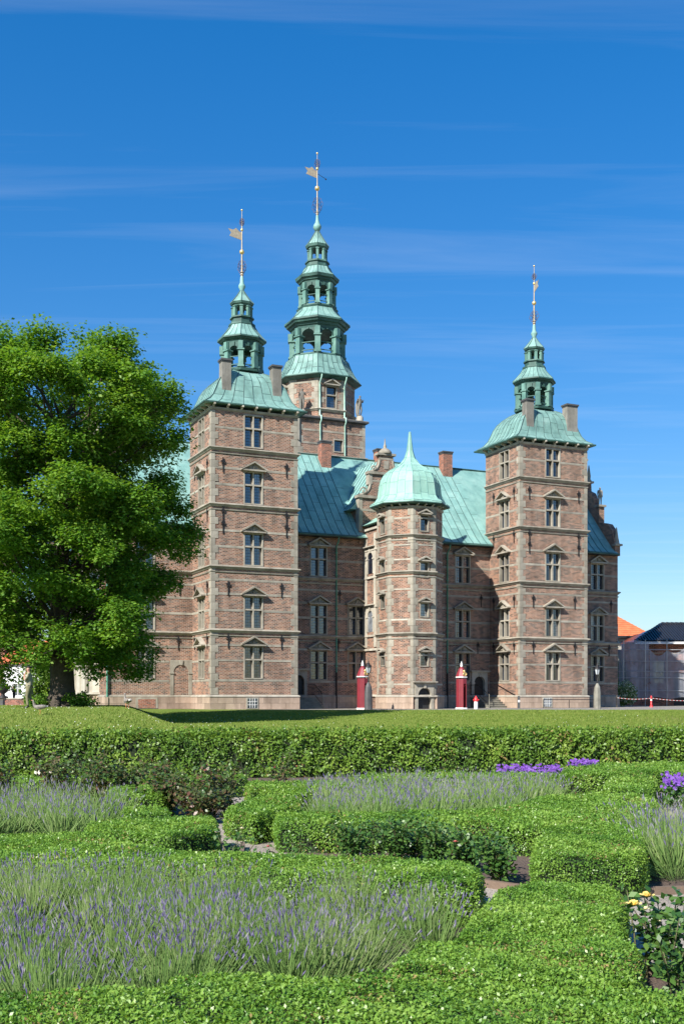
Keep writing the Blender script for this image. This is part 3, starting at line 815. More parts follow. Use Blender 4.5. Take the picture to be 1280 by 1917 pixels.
for u, z in ((7.0, 8.1), (11.0, 8.1), (7.2, 4.6), (10.9, 4.6), (19.0, 8.2), (22.9, 8.2), (22.6, 4.6), (-1.0, 4.5), (-4.8, 4.5), (-.9, 8.2), (35.2, 8.2), (32.4, 4.6), (35.0, 4.6)):
    use('wall_anchor', 'anchor', anchor, 'iron', castle, (u, VM - .02, z))

# ---- stair turret
TC = (CU, .45); TA = 2.12; TR = TA / math.cos(math.pi / 8); TF = 2 * TA * math.tan(math.pi / 8)
mb = MB()
tw_front = [(10.35 + 1.9, 1.62), (9.0, 1.3), (6.42, 1.28), (2.98, 1.28)]     # sill heights / openings on the garden face
ww_, tf = .72, TF / 2
def thole(z, h): return (tf - ww_ / 2, tf + ww_ / 2, z, z + h)
fz = [(12.2, 1.2), (9.05, 1.12), (6.3, 1.05), (2.9, 1.05)]
sz = [(12.15, 1.2), (9.3, 1.05), (6.95, 1.0), (2.95, 1.0)]
def oct_pt(c, R, k): a = math.pi / 8 + k * math.pi / 4; return (c[0] + R * math.cos(a), c[1] + R * math.sin(a))
for k in range(8):
    th = -math.pi / 2 * 2 + math.pi / 4 * k          # face turns
    th = k * math.pi / 4
    nrm = (math.sin(th), -math.cos(th)); tg = (math.cos(th), math.sin(th))
    p = (TC[0] + nrm[0] * TA - tg[0] * tf, TC[1] + nrm[1] * TA - tg[1] * tf)
    hl = []
    if k == 0: hl = [thole(*q) for q in fz] + [(tf - .56, tf + .56, .0, 1.7)]
    if k == 6: hl = [thole(*q) for q in sz]
    wall_face(mb, p, th, TF, .0 if k == 0 else .6, 14.0, hl)
tu = cpart('turret_wall', mb, 'brick')
tu['label'] = 'eight-sided stair turret wall of red brick with pale quoins'
for z, h in fz: window((TC[0], TC[1] - TA, z), 0, True, ww_, h, False, False, 1.0)
for z, h in sz: window((TC[0] - TA, TC[1], z), W90, True, ww_, h, False, False, .85)
octp = [oct_pt(TC, TR, k) for k in range(8)]
for z in (5.27, 9.52, 12.05):
    m_ = MB(); sweep(m_, octp, course_prof(z), True); build('string_course', m_, 'sandstone', tu)
    m_ = MB(); sweep(m_, octp, thin_prof(z - .36), True); build('string_course', m_, 'pale_stone', tu)
for z in (1.75, 3.75, 6.2, 8.3, 10.35, 11.35, 13.2):
    m_ = MB(); sweep(m_, octp, band_prof(z, .11, .016), True)
    if not any(a - .1 < z < a + h + .1 for a, h in fz + sz) or True: build('stone_band', m_, 'pale_stone', tu)
m_ = MB(); sweep(m_, octp, [(-.05, .97), (.12, .92), (.16, .86), (.16, .82), (-.05, .82)], True)
m_.f = [f for f in m_.f]; build('plinth_cap', m_, 'pale_stone', tu)
m_ = MB(); sweep(m_, octp, [(-.05, 13.98), (.1, 13.96), (.08, 13.86), (.02, 13.8), (-.05, 13.8)], True); build('cornice', m_, 'sandstone', tu)
pr = [oct_pt(TC, TR + .09, k) for k in range(8)]
for k in range(1, 8):
    th = k * math.pi / 4; nrm = (math.sin(th), -math.cos(th)); tg = (math.cos(th), math.sin(th)); hw = TF / 2 + .055
    q = (TC[0] + nrm[0] * TA - tg[0] * hw, TC[1] + nrm[1] * TA - tg[1] * hw)
    plinth_blocks(tu, q, th, 2 * hw)
def tquoin(m_, a, b_, h):      # block wrapping a 135 degree corner
    c8 = math.cos(math.pi / 4)
    m_.prism([(-a, -.022), (.009, -.022), (b_ * c8 + .016, b_ * c8 - .016), (b_ * c8 - .1, b_ * c8 + .1), (-.06, .14), (-a, .14)], .008, h - .008)
for k in (7, 0, 6, 5):       # visible corners, right end of each face
    th = k * math.pi / 4; nrm = (math.sin(th), -math.cos(th)); tg = (math.cos(th), math.sin(th))
    q = (TC[0] + nrm[0] * TA + tg[0] * tf, TC[1] + nrm[1] * TA + tg[1] * tf)
    n = 27; hh = (13.8 - .97) / n
    for i in range(n):
        a, b_ = ((.38, .2), (.2, .38))[i % 2]; z = .97 + i * hh
        if any(s_ - .25 < z + hh / 2 < s_ + .02 for s_ in (5.27, 9.52, 12.05)): continue
        if k == 0 and i < 3: a = .24
        if QN[0] < 298: QN[0] += 1; use('quoin', f'tq{a}{b_}', lambda m_: tquoin(m_, a, b_, hh), 'sandstone', tu, (q[0], q[1], z), th)
        else:
            m_ = MB(); tquoin(m_, a, b_, hh); m_.xform(Matrix.Translation((q[0], q[1], z)) @ Matrix.Rotation(th, 4, 'Z'))
            QREST.setdefault(tu.name, (tu, MB()))[1].add(m_.v, m_.f)
# onion dome of copper sheets
dprof = [(14.22, 2.86), (14.32, 2.8), (14.52, 2.48), (14.82, 2.27), (15.25, 2.2), (15.7, 2.15), (16.08, 2.05), (16.45, 1.84), (16.75, 1.5), (17.02, 1.05), (17.3, .66), (17.7, .36), (18.2, .2), (18.9, .11), (19.55, .04)]
m_ = MB(); m_.lathe([(r - .012, z) for z, r in dprof], 8, TC[0], TC[1], math.pi / 8, 0, False)
dome = cpart('turret_dome', m_, 'copper_pale')
cuts_ = [1, 3, 5, 7, 9, 11, 14]
rest = MB()
for k in range(8):
    a0 = math.pi / 8 + k * math.pi / 4
    for j in range(3):
        for ci in range(len(cuts_) - 1):
            if ci >= 4 and j: continue
            i0, i1 = cuts_[ci], cuts_[ci + 1]
            m_ = MB(); f0, f1 = (j / 3, (j + 1) / 3) if ci < 4 else (0, 1)
            off = .3 if (j == 1 and ci < 4) else 0
            def pt(i, f, lift):
                ii = min(len(dprof) - 1, i); z, r = dprof[ii]
                if off and ii + 1 < len(dprof): z += (dprof[ii + 1][0] - z) * off; r += (dprof[ii + 1][1] - r) * off
                A = Vector((math.cos(a0), math.sin(a0), 0)); B = Vector((math.cos(a0 + math.pi / 4), math.sin(a0 + math.pi / 4), 0))
                d_ = A.lerp(B, f); return Vector((TC[0], TC[1], z)) + d_ * (r + lift)
            lift = random.uniform(.0, .012)
            for i in range(i0, i1): m_.quad(pt(i, f0, lift), pt(i, f1, lift), pt(i + 1, f1, lift), pt(i + 1, f0, lift))
            for i in range(i0, i1): m_.bar(pt(i, f0, lift + .012), pt(i + 1, f0, lift + .012), .022, .03, mi=1)
            m_.bar(pt(i0, f0, lift + .006), pt(i0, f1, lift + .006), .016, .02, mi=1)
            if k in (3, 4, 5, 6): build('copper_sheet', m_, ['copper_pale', 'copper'], dome)
            else: rest.add(m_.v, m_.f)
o = build('copper_sheet', rest, 'copper_pale', dome); o['kind'] = 'stuff'
m_ = MB()
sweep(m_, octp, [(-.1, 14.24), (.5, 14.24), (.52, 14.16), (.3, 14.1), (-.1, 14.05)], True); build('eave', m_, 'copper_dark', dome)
for k in (5, 6, 7, 0, 1):
    th = k * math.pi / 4; nrm = (math.sin(th), -math.cos(th)); tg = (math.cos(th), math.sin(th))
    for i in range(3):
        x = (i - 1) * .6
        link('eave_bracket', PART['brk'], dome, (TC[0] + nrm[0] * TA + tg[0] * x, TC[1] + nrm[1] * TA + tg[1] * x, 14.0), th).scale = (.8, .8, .6)

def arch_surround(m_, w, h, depth=.3, out=.08, jamb=.22, n=10):
    """Stone door case: round arch of opening width w and height h inside a square frame."""
    r = w / 2; zs = h - r
    def a_pt(t): return (-r * math.cos(t), zs + r * math.sin(t))
    W_, T_ = r + jamb, h + .3
    outer = []
    m_.box(-W_, -r, -out, depth, 0, zs); m_.box(r, W_, -out, depth, 0, zs)
    m_.box(-W_ - .04, -r + .03, -out - .05, depth, zs - .1, zs); m_.box(r - .03, W_ + .04, -out - .05, depth, zs - .1, zs)
    for i in range(n):
        t0, t1 = math.pi * i / n, math.pi * (i + 1) / n
        x0, z0 = a_pt(t0); x1, z1 = a_pt(t1)
        m_.slab([(x0, z0), (x1, z1), (x1 if i < n - 1 else W_, T_), (x0 if i else -W_, T_)] if 0 < i < n - 1 else
                ([(-W_, z0), (x0, z0), (x1, z1), (x1, T_), (-W_, T_)] if i == 0 else [(x0, z0), (x1, z1), (W_, z1), (W_, T_), (x0, T_)]), -out, depth)
    m_.slab([(-.07, h - .04), (.07, h - .04), (.11, T_), (-.11, T_)], -out - .07, -out)
def door_case(name, loc, w, h, rz=0.0, mat='sandstone', leaf=True, parent=None):
    d = use(name, f'dc{w}{h}{mat}', lambda m_: arch_surround(m_, w, h), mat, parent or castle, loc, rz)
    use('cornice', f'dcc{w}{mat}', lambda m_: (m_.box(-w / 2 - .4, w / 2 + .4, -.3, .05, .06, .13), m_.box(-w / 2 - .32, w / 2 + .32, -.18, .05, 0, .06)), mat, d, (0, 0, h + .3))
    if leaf:
        def lf(m_):
            for i in range(5): x0 = -w / 2 + w * i / 5; m_.box(x0 + .006, x0 + w / 5 - .006, .2, .25, 0, h)
            m_.box(-w / 2, w / 2, .17, .2, h * .3, h * .3 + .1); m_.box(-w / 2, w / 2, .17, .2, h * .62, h * .62 + .1)
        use('door', f'dl{w}{h}', lf, 'dark_wood', d)
    return d
door_case('doorway', (CU, TC[1] - TA, 0), 1.02, 1.46)
door_case('doorway', (DOOR_R, VM, .78), .94, 1.62, 0, 'pale_stone')
door_case('doorway', (DOOR_L, VM, .78), .94, 1.62)
m_ = MB(); arch_surround(m_, 1.05, 2.05, .1, .05, .24)
nb = cpart('blind_arch', m_, 'sandstone', (-.8, VM, .97)); nb['label'] = 'bricked-up round arch left of the near corner tower'
m_ = MB(); m_.box(-.5, .5, -.004, .05, 0, 1.62); m_.slab([(.52 * math.cos(t), 1.52 + .5 * math.sin(t)) for t in np.linspace(0, math.pi, 12)], -.003, .05); build('infill', m_, 'brick', nb)

# stairs with railings at the two wall doors
def stairs(u0, u1, v0, n, side):
    st = link('stairs', None, castle, (0, 0, 0)); h = .78 / n
    for i in range(n):
        m_ = MB(); m_.box(u0, u1 + .0, v0 - (n - i) * .3 + (0 if i else 0), v0 - (n - i - 1) * .3 + (0 if i < n - 1 else 1.15), 0, h * (i + 1) - .03); m_.box(u0 - .02, u1 + .02, v0 - (n - i) * .3 - .03, v0 - (n - i - 1) * .3 + (0 if i < n - 1 else 1.15), h * (i + 1) - .03, h * (i + 1)); build('step', m_, 'granite', st)
    us = u0 + .06 if side < 0 else u1 - .06
    m_ = MB()
    a = Vector((us, v0 - n * .3 - .05, .95)); b_ = Vector((us, v0, .78 + .95)); c_ = Vector((us, v0 + 1.1, .78 + .95))
    m_.tube([a, b_, c_], .025, 6); m_.tube([a - Vector((0, 0, .7)), b_ - Vector((0, 0, .75)), c_ - Vector((0, 0, .75))], .015, 5)
    for i in range(15):
        t = i / 14; p_ = a.lerp(b_, t * 1.9) if t * 1.9 < 1 else b_.lerp(c_, (t * 1.9 - 1) / .9)
        m_.tube([p_ - Vector((0, 0, .95 if i in (0,) else .78)), p_], .012, 5)
    build('railing', m_, 'iron', st)
    m_ = MB(); m_.tube([a - Vector((0, 0, .95)), a + Vector((0, 0, .08))], .03, 8); build('newel_post', m_, 'granite', st)
stairs(21.9, 23.5, 3.05, 5, -1)
stairs(6.15, 8.6, 3.05, 5, 1)

# ---- link between turret and wall, with its stone arches
m_ = MB(); m_.box(CU - 1.75, CU + 1.75, 1.9, VM + .1, 0, 13.1); lk = cpart('link_wall', m_, 'brick')
m_ = MB()
for z in (1.0, 4.3, 5.3, 7.4, 9.5, 11.5, 13.0): m_.box(CU - 1.87, CU + 1.8, 2.0, VM + .02, z - .15, z)
m_.box(CU - 1.83, CU - 1.7, 2.2, 2.55, 4.4, 12.6); m_.box(CU - 1.83, CU - 1.7, 3.7, VM, 4.4, 12.6)
build('stone_band', m_, 'pale_stone', lk)
for z in (5.5, 9.7):
    d = door_case('arched_opening', (CU - 1.75, 3.12, z), .85, 1.55, W90, 'pale_stone', False, lk)
    d2 = MB(); d2.box(-.42, .42, -.02, .02, .02, 1.2); d2.slab([(.42 * math.cos(t), 1.12 + .42 * math.sin(t)) for t in np.linspace(0, math.pi, 10)], -.02, .02); build('pane', d2, 'glass', d)
m_ = MB(); m_.add([(CU - 2.05, 1.6, 13.25), (CU + 2.05, 1.6, 13.25), (CU + 2.05, VM, 13.25), (CU - 2.05, VM, 13.25), (CU - .8, 1.6, 14.0), (CU + .8, 1.6, 14.0), (CU + .8, VM, 14.0), (CU - .8, VM, 14.0)], [(0, 3, 2, 1), (4, 5, 6, 7), (0, 1, 5, 4), (1, 2, 6, 5), (2, 3, 7, 6), (3, 0, 4, 7)]); build('link_roof', m_, 'copper_pale', lk)

# ---- main roof of copper sheets
rprof = [(3.62, 12.42), (3.75, 12.5), (4.35, 13.0), (5.0, 13.72), (6.25, 15.16), (7.5, 16.62), (8.75, 18.06), (RIDGE_V, RIDGE_Z)]
m_ = MB()
back = [(20 - v, z) for v, z in reversed(rprof)]
m_.slab_yz([(v, z - .03) for v, z in rprof] + [(v, z - .03) for v, z in back[1:]], EL + .3, ER - .3)
roof = cpart('main_roof', m_, 'copper')
SW = .62
def sheet_mesh(m_, k, odd):
    def P_(k_):
        v, z = rprof[k_]
        if odd and 2 < k_ < len(rprof) - 1: v2, z2 = rprof[k_ + 1]; v += (v2 - v) * .45; z += (z2 - z) * .45
        return Vector((0, v, z))
    ends = {1: [1, 2, 3], 3: [3, 4], 4: [4, 5], 5: [5, 6], 6: [6, 7]}[k]
    for a, b_ in zip(ends, ends[1:]):
        A, B = P_(a), P_(b_); n_ = Vector((0, -(B.z - A.z), B.y - A.y)).normalized() * .004; E_ = Vector((SW, 0, 0))
        m_.quad(A + n_, A + E_ + n_, B + E_ + n_, B + n_)
        m_.bar(A + n_ * 3, B + n_ * 3, .035, .05, mi=1)
    A = P_(ends[0]); m_.bar(A, A + Vector((SW, 0, 0)), .025, .024, mi=1)
for ranges in ((EL + .35, -.3), (6.0, 12.5), (17.0, 23.7), (29.6, ER - .35)):
    a, b_ = ranges; n = int((b_ - a) / SW) + 1
    for i in range(n):
        u = a + i * SW
        if u + SW > ER - .3: continue
        for k in (1, 3, 4, 5, 6): use('copper_sheet', f'cs{k}{i % 2}', lambda m_: sheet_mesh(m_, k, i % 2), ['copper', 'seam'], roof, (u, 0, 0))
for a, b_ in ((EL + .3, -.02), (TW + .05, 12.6), (17.0, 23.6), (29.7, ER - .3)):
    m_ = MB(); m_.tube([(a, 3.6, 12.4), (b_, 3.6, 12.36)], .075, 6); build('gutter', m_, 'copper_dark', roof)
    m_ = MB(); m_.box(a, b_, 3.62, VM, 12.28, 12.4); build('soffit', m_, 'dark_wood', roof)
m_ = MB(); m_.tube([(EL + .3, RIDGE_V, RIDGE_Z + .03), (ER - .3, RIDGE_V, RIDGE_Z + .03)], .07, 6); build('ridge_roll', m_, 'copper_dark', roof)
for u in (10.72, 19.9):
    m_ = MB(); m_.tube([(u, 3.66, 12.3), (u, 3.75, 12.0), (u, VM - .1, 11.7), (u, VM - .1, 2.6)], .055, 8); dp = cpart('downpipe', m_, 'gutter_green')
    m_ = MB(); m_.tube([(u, VM - .1, 2.6), (u, VM - .1, 0)], .065, 8); build('pipe_shoe', m_, 'iron', dp)
    for z in (3, 5.7, 7.2, 9.6, 11.2): use('pipe_clip', 'pclip', lambda m_: m_.box(-.09, .09, -.17, 0, 0, .05), 'gutter_green', dp, (u, VM, z))
m_ = MB(); m_.tube([(EL + .05, VM - .12, 12.2), (EL + .05, VM - .12, 0)], .06, 8); cpart('downpipe', m_, 'gutter_green')
# brick chimneys on the ridge
for u, v, zt, w in ((12.1, 9.4, 20.4, .8), (17.0, 9.8, 20.3, .7), (22.9, 9.6, 20.6, .85)):
    m_ = MB(); m_.box(-w / 2, w / 2, -.35, .35, 17.5, zt); ch = cpart('chimney', m_, 'brick_red', (u, v, 0))
    m_ = MB(); m_.box(-w / 2 - .07, w / 2 + .07, -.42, .42, zt, zt + .1); m_.box(-w / 2 - .03, w / 2 + .03, -.38, .38, zt - .12, zt - .003); build('chimney_cap', m_, 'granite_dark', ch)

# ---- cross gable over the turret
def scroll_outline(hw0, z0, hw1, z1, n=8):
    """concave-convex side from (hw0,z0) up to (hw1,z1)"""
    o = []
    for i in range(n + 1):
        t = i / n; x = hw0 + (hw1 - hw0) * (1 - (1 - t) ** 2.2); z = z0 + (z1 - z0) * (t ** 1.6 * .75 + .25 * t); o.append((x, z))
    return o
right = [(2.2, 11.9), (2.2, 15.35)] + scroll_outline(2.15, 15.55, 1.3, 16.5) + [(1.3, 17.1)] + scroll_outline(1.25, 17.35, .55, 18.25) + [(.55, 18.6)]
poly = right + [(-x, z) for x, z in reversed(right)]
m_ = MB(); m_.slab([(x, z) for x, z in reversed(poly)], -.06, .42); gb = cpart('gable', m_, 'brick', (CU, VM - .02, 0))
m_ = MB()
m_.box(-2.35, 2.35, -.2, .45, 15.35, 15.55); m_.box(-1.5, 1.5, -.2, .45, 17.15, 17.35); m_.box(-.75, .75, -.18, .45, 18.6, 18.76)
build('cornice', m_, 'sandstone', gb)
m_ = MB()
for s in (-1, 1):
    for hw0, z0, hw1, z1 in ((2.15, 15.55, 1.3, 16.5), (1.25, 17.35, .55, 18.25)):
        pts = [(s * x, -.02, z) for x, z in scroll_outline(hw0, z0, hw1, z1)]
        m_.tube(pts, .11, 6)
        rr = .3 if z0 < 16 else .22
        m_.tube([(s * (hw0 - rr + rr * (1 - t / 9) * math.cos(t)), -.1, z0 + rr + rr * (1 - t / 9) * math.sin(t)) for t in np.linspace(0, 7.5, 16)], .06, 5)
    m_.box(s * 1.3 - .13, s * 1.3 + .13, -.1, .44, 16.4, 17.15); m_.box(s * 2.1 - .14, s * 2.1 + .14, -.09, .44, 12.9, 15.35)
m_.box(-.2, .2, -.09, -.05, 17.6, 18.2); m_.box(-.6, .6, -.07, -.05, 18.3, 18.42); m_.box(-2.0, 2.0, -.075, -.05, 14.4, 14.55); m_.box(-1.2, 1.2, -.075, -.05, 16.6, 16.72)
build('scroll', m_, 'sandstone', gb)
m_ = MB(); m_.lathe([(.5, 18.76), (.52, 18.85), (.42, 19.0), (.22, 19.15), (.1, 19.2), (.13, 19.3), (.06, 19.5), (.02, 19.9)], 10, 0, .18); build('finial', m_, 'sandstone', gb)
m_ = MB(); m_.add([(CU - 2.75, VM + .3, 14.55), (CU, VM + .3, 18.45), (CU + 2.75, VM + .3, 14.55), (CU - 2.75, RIDGE_V, 14.55), (CU, RIDGE_V - .3, 18.45), (CU + 2.75, RIDGE_V, 14.55), (CU - 2.2, VM + .3, 15.1), (CU + 2.2, VM + .3, 15.1), (CU - 2.2, RIDGE_V, 15.1), (CU + 2.2, RIDGE_V, 15.1)],
                  [(0, 6, 8, 3), (6, 1, 4, 8), (1, 7, 9, 4), (7, 2, 5, 9), (0, 2, 7, 1, 6), (0, 3, 5, 2)])
cg = cpart('cross_roof', m_, 'copper')
m_ = MB()
for i in range(9):
    v = VM + .42 + i * .62
    for s in (-1, 1): m_.bar((CU + s * 2.75, v, 14.57), (CU + s * 2.2, v, 15.12), .03, .06); m_.bar((CU + s * 2.2, v, 15.12), (CU, v, 18.48), .03, .06)
o = build('roof_seam', m_, 'seam', cg); o['kind'] = 'stuff'
m_ = MB(); m_.box(CU - 2.15, CU + 2.15, VM + .3, 8, 12.4, 14.6); build('cheek_wall', m_, 'brick', cg)

# ---- end gables with scrolls, obelisks and figures
def end_gable(u0, u1, lab):
    half = [(3.95, 12.3), (3.95, 13.2)] + [(4.05, 13.4), (4.35, 14.4), (4.9, 15.0), (5.6, 15.2), (6.0, 15.25), (6.0, 16.6), (6.6, 16.65), (6.75, 17.3), (7.1, 17.9), (7.7, 18.2), (7.75, 18.9), (8.05, 19.6), (8.5, 19.9), (8.6, 20.9), (9.2, 21.0), (9.4, 21.6)]
    poly = half + [(20 - v, z) for v, z in reversed(half)]
    m_ = MB(); m_.slab_yz(poly, u0, u1); g = cpart('gable', m_, 'brick'); g['label'] = lab
    for s in (0, 1):
        f = (lambda v: v) if s == 0 else (lambda v: 20 - v)
        for (v0, v1, z) in ((5.85, 6.6, 16.6), (7.5, 8.1, 18.85), (8.3, 9.4, 20.9), (3.75, 4.3, 13.1)):
            a, b_ = sorted((f(v0), f(v1))); m_ = MB(); m_.box(u0 - .1, u1 + .1, a, b_, z, z + .16); build('cornice', m_, 'sandstone', g)
    for v, z in ((4.1, 13.26), (7.75, 19.0)):
        for vv in (v, 20 - v):
            m_ = MB(); m_.lathe([(.2, 0), (.22, .1), (.13, .2), (.16, .45), (.05, 1.3), (.01, 1.4)], 8); build('obelisk', m_, 'sandstone', g, ((u0 + u1) / 2, vv, z))
    m_ = MB(); m_.lathe([(.3, 21.6), (.34, 21.7), (.2, 21.9), (.05, 22.0), (.1, 22.2), (.02, 22.9)], 8, (u0 + u1) / 2, 10); build('finial', m_, 'sandstone', g)
    return g
eg_r = end_gable(ER - .45, ER + .05, 'scrolled end gable with figures seen edge-on right of the right tower')
eg_l = end_gable(EL - .05, EL + .45, 'scrolled end gable above the left end wall behind the tree')

# ---- stone oriel on the left end wall
m_ = MB()
m_.prism([(EL, 6.2), (EL - .9, 6.7), (EL - .9, 10.3), (EL, 10.8)][::-1], 0, 1.0)
orl = cpart('oriel', m_, 'plinth'); orl['label'] = 'pale stone bay on the left end wall behind the tree'
m_ = MB()
for z0, z1, w in ((1.0, 1.15, .12), (2.9, 3.1, .14), (5.5, 5.7, .14), (6.4, 6.6, .14), (9.3, 9.5, .2)):
    m_.prism([(EL, 6.2 - w), (EL - .9 - w, 6.7 - w), (EL - .9 - w, 10.3 + w), (EL, 10.8 + w)][::-1], z0, z1)
m_.prism([(EL, 6.25), (EL - .8, 6.75), (EL - .8, 10.25), (EL, 10.75)][::-1], 1.15, 2.9); m_.prism([(EL, 6.25), (EL - .8, 6.75), (EL - .8, 10.25), (EL, 10.75)][::-1], 5.7, 6.4)
for y in (6.7, 8.5, 10.3):
    m_.box(EL - .9, EL - .72, y - .12, y + .12, 1.15, 9.3)
build('stone_frame', m_, 'pale_stone', orl)
for z0, z1 in ((3.1, 5.5), (6.6, 9.3)):
    m_ = MB(); m_.prism([(EL, 6.3), (EL - .74, 6.8), (EL - .74, 10.2), (EL, 10.7)][::-1], z0, z1); build('pane', m_, 'glass', orl)

# ---- great tower on the far side
GV = 17.0; GA = 2.9; GR = GA / math.cos(math.pi / 8); GC = (CU, GV); gf = GA * math.tan(math.pi / 8)
mb = MB()
x0 = CU - 3.0
wall_face(mb, (x0, GV - 3), 0, 6, 12, 23.5, [(3.15, 4.05, 20.85, 21.95)])
wall_face(mb, (x0, GV + 3), W90, 6, 12, 23.5); wall_face(mb, (x0 + 6, GV - 3), -W90, 6, 12, 23.5); wall_face(mb, (x0 + 6, GV + 3), math.pi, 6, 0, 23.5)
for k in range(8):
    th = k * math.pi / 4; nrm = (math.sin(th), -math.cos(th)); tg = (math.cos(th), math.sin(th))
    p = (GC[0] + nrm[0] * GA - tg[0] * gf, GC[1] + nrm[1] * GA - tg[1] * gf)
    hl = [(gf - .5, gf + .5, 24.4, 26.3)] if k in (0, 6, 2) else []
    wall_face(mb, p, th, 2 * gf, 23.5, 27.1, hl)
gt = cpart('great_tower_wall', mb, 'brick'); gt['label'] = 'tall central tower wall, square below and eight-sided above, behind the roofs'
window((CU, GV - GA, 24.4), 0, True, 1.0, 1.9, True, False, 1.45); window((CU - GA, GV, 24.4), W90, True, 1.0, 1.9, True, False, 1.45)
window((x0 + 3.6, GV - 3, 20.85), 0, False, .9, 1.1, False, False)
sq = [(x0, GV + 3), (x0, GV - 3), (x0 + 6, GV - 3), (x0 + 6, GV + 3)]
m_ = MB(); sweep(m_, sq, [(-.6, 23.82), (.1, 23.62), (.26, 23.58), (.26, 23.44), (.1, 23.36), (-.05, 23.36)]); build('cornice', m_, 'granite_dark', gt)
m_ = MB(); m_.prism([(x0 - .2, GV - 3.2), (x0 + 6.2, GV - 3.2), (x0 + 6.2, GV + 3.2), (x0 - .2, GV + 3.2)], 23.585, 23.62); build('ledge', m_, 'pale_stone', gt)
for z in (20.6,):
    m_ = MB(); sweep(m_, sq, course_prof(z)); build('string_course', m_, 'sandstone', gt)
for z in (18.9, 21.5, 22.55):
    for a, b_ in (((0, 3.15), (4.05, 6)) if z == 21.5 else ((0, 6),)):
        m_ = MB(); m_.box(x0 + a + .01, x0 + b_ - .01, GV - 3.02, GV - 2.9, z - .15, z); build('stone_band', m_, 'sandstone', gt)
go = [oct_pt(GC, GR, k) for k in range(8)]
m_ = MB(); sweep(m_, go, course_prof(24.38), True); build('string_course', m_, 'sandstone', gt)
for z in (25.2, 26.55):
    for k in range(8):
        th = k * math.pi / 4; nrm = (math.sin(th), -math.cos(th)); tg = (math.cos(th), math.sin(th))
        for a, b_ in (((-gf, -.5), (.5, gf)) if k in (0, 6, 2) and z < 26.4 else ((-gf, gf),)):
            m_ = MB()
            A = Vector((GC[0] + nrm[0] * GA + tg[0] * a, GC[1] + nrm[1] * GA + tg[1] * a, z)); B = Vector((GC[0] + nrm[0] * GA + tg[0] * b_, GC[1] + nrm[1] * GA + tg[1] * b_, z)); m_.bar(A, B, .04, .15); build('stone_band', m_, 'sandstone', gt)
quoins(gt, (x0, GV - 3), 0, 17, 23.3, True); quoins(gt, (x0 + 6, GV - 3), 0, 17, 23.3, False)
for k in (7, 0, 6):
    th = k * math.pi / 4; nrm = (math.sin(th), -math.cos(th)); tg = (math.cos(th), math.sin(th))
    q = (GC[0] + nrm[0] * GA + tg[0] * gf, GC[1] + nrm[1] * GA + tg[1] * gf)
    for i in range(6):
        a, b_ = ((.55, .32), (.32, .55))[i % 2]
        m_ = MB(); tquoin(m_, a, b_, .43); m_.xform(Matrix.Translation((q[0], q[1], 24.4 + i * .43)) @ Matrix.Rotation(th, 4, 'Z')); QREST.setdefault(gt.name, (gt, MB()))[1].add(m_.v, m_.f)
m_ = MB(); m_.box(x0 - .75, x0 + .1, GV - 3.15, GV - 2.2, 22.2, 23.4); m_.slab([(x0 - .75, 22.2), (x0 + .1, 22.2), (x0 + .1, 21.5), (x0 - .2, 21.7)][::-1], GV - 3.15, GV - 2.2); build('corbelled_pier', m_, 'pale_stone', gt)
m_ = MB(); m_.lathe([(3.62, 27.12), (3.6, 27.2), (3.2, 27.7), (2.86, 28.3), (2.6, 28.98)], 8, CU, GV, math.pi / 8, 0, False)
gr = cpart('great_tower_roof', m_, 'copper_tower')
m_ = MB()
pr_ = [(3.6, 27.22), (3.2, 27.72), (2.86, 28.32), (2.6, 29.0)]
for k in range(8):
    for j in range(5):
        a = math.pi / 8 + k * math.pi / 4
        pts = [Vector((CU + r * math.cos(a), GV + r * math.sin(a), z)).lerp(Vector((CU + r * math.cos(a + math.pi / 4), GV + r * math.sin(a + math.pi / 4), z)), j / 5) for r, z in pr_]
        for p_, q_ in zip(pts, pts[1:]): m_.bar(p_, q_, .05 if j == 0 else .03, .06)
        r, z = pr_[1 + j % 2]
        A = Vector((CU + r * math.cos(a), GV + r * math.sin(a), z)); B = Vector((CU + r * math.cos(a + math.pi / 4), GV + r * math.sin(a + math.pi / 4), z))
        m_.bar(A.lerp(B, j / 5), A.lerp(B, (j + 1) / 5), .02, .03)
o = build('roof_seam', m_, 'seam', gr); o['kind'] = 'stuff'
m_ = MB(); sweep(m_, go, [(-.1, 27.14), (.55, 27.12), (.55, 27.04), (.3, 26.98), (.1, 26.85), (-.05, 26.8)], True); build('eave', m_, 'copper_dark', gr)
lantern(GC, [], [
    dict(z0=29.15, z1=31.6, r=2.12, pw=.46, arch=True, base=[(28.9, 2.5, 29.06, 2.56), (29.06, 2.44, 29.2, 2.4)], ent=[(31.3, 2.2, 31.55, 2.26), (31.55, 2.36, 31.75, 2.42), (31.75, 2.6, 31.95, 2.7), (31.95, 2.78, 32.1, 2.76)], roof=[(32.1, 2.76), (32.45, 2.3), (32.85, 1.9), (33.3, 1.62)]),
    dict(z0=33.45, z1=35.6, r=1.4, pw=.34, arch=True, base=[(33.2, 1.7, 33.34, 1.78), (33.34, 1.64, 33.5, 1.6)], ent=[(35.3, 1.46, 35.52, 1.5), (35.52, 1.6, 35.72, 1.66), (35.72, 1.8, 35.95, 1.86)], roof=[(35.95, 1.86), (36.2, 1.5), (36.5, 1.26), (36.8, 1.12)]),
    dict(z0=37.5, z1=38.5, r=.74, pw=.2, arch=False, base=[(36.72, 1.1, 36.86, 1.14), (36.86, .98, 37.25, .95), (37.25, 1.06, 37.4, 1.0)], ent=[(38.4, .8, 38.52, .86), (38.52, .94, 38.74, 1.0)], roof=[(38.74, 1.0), (39.1, .72), (39.6, .4), (40.05, .15)]),
])
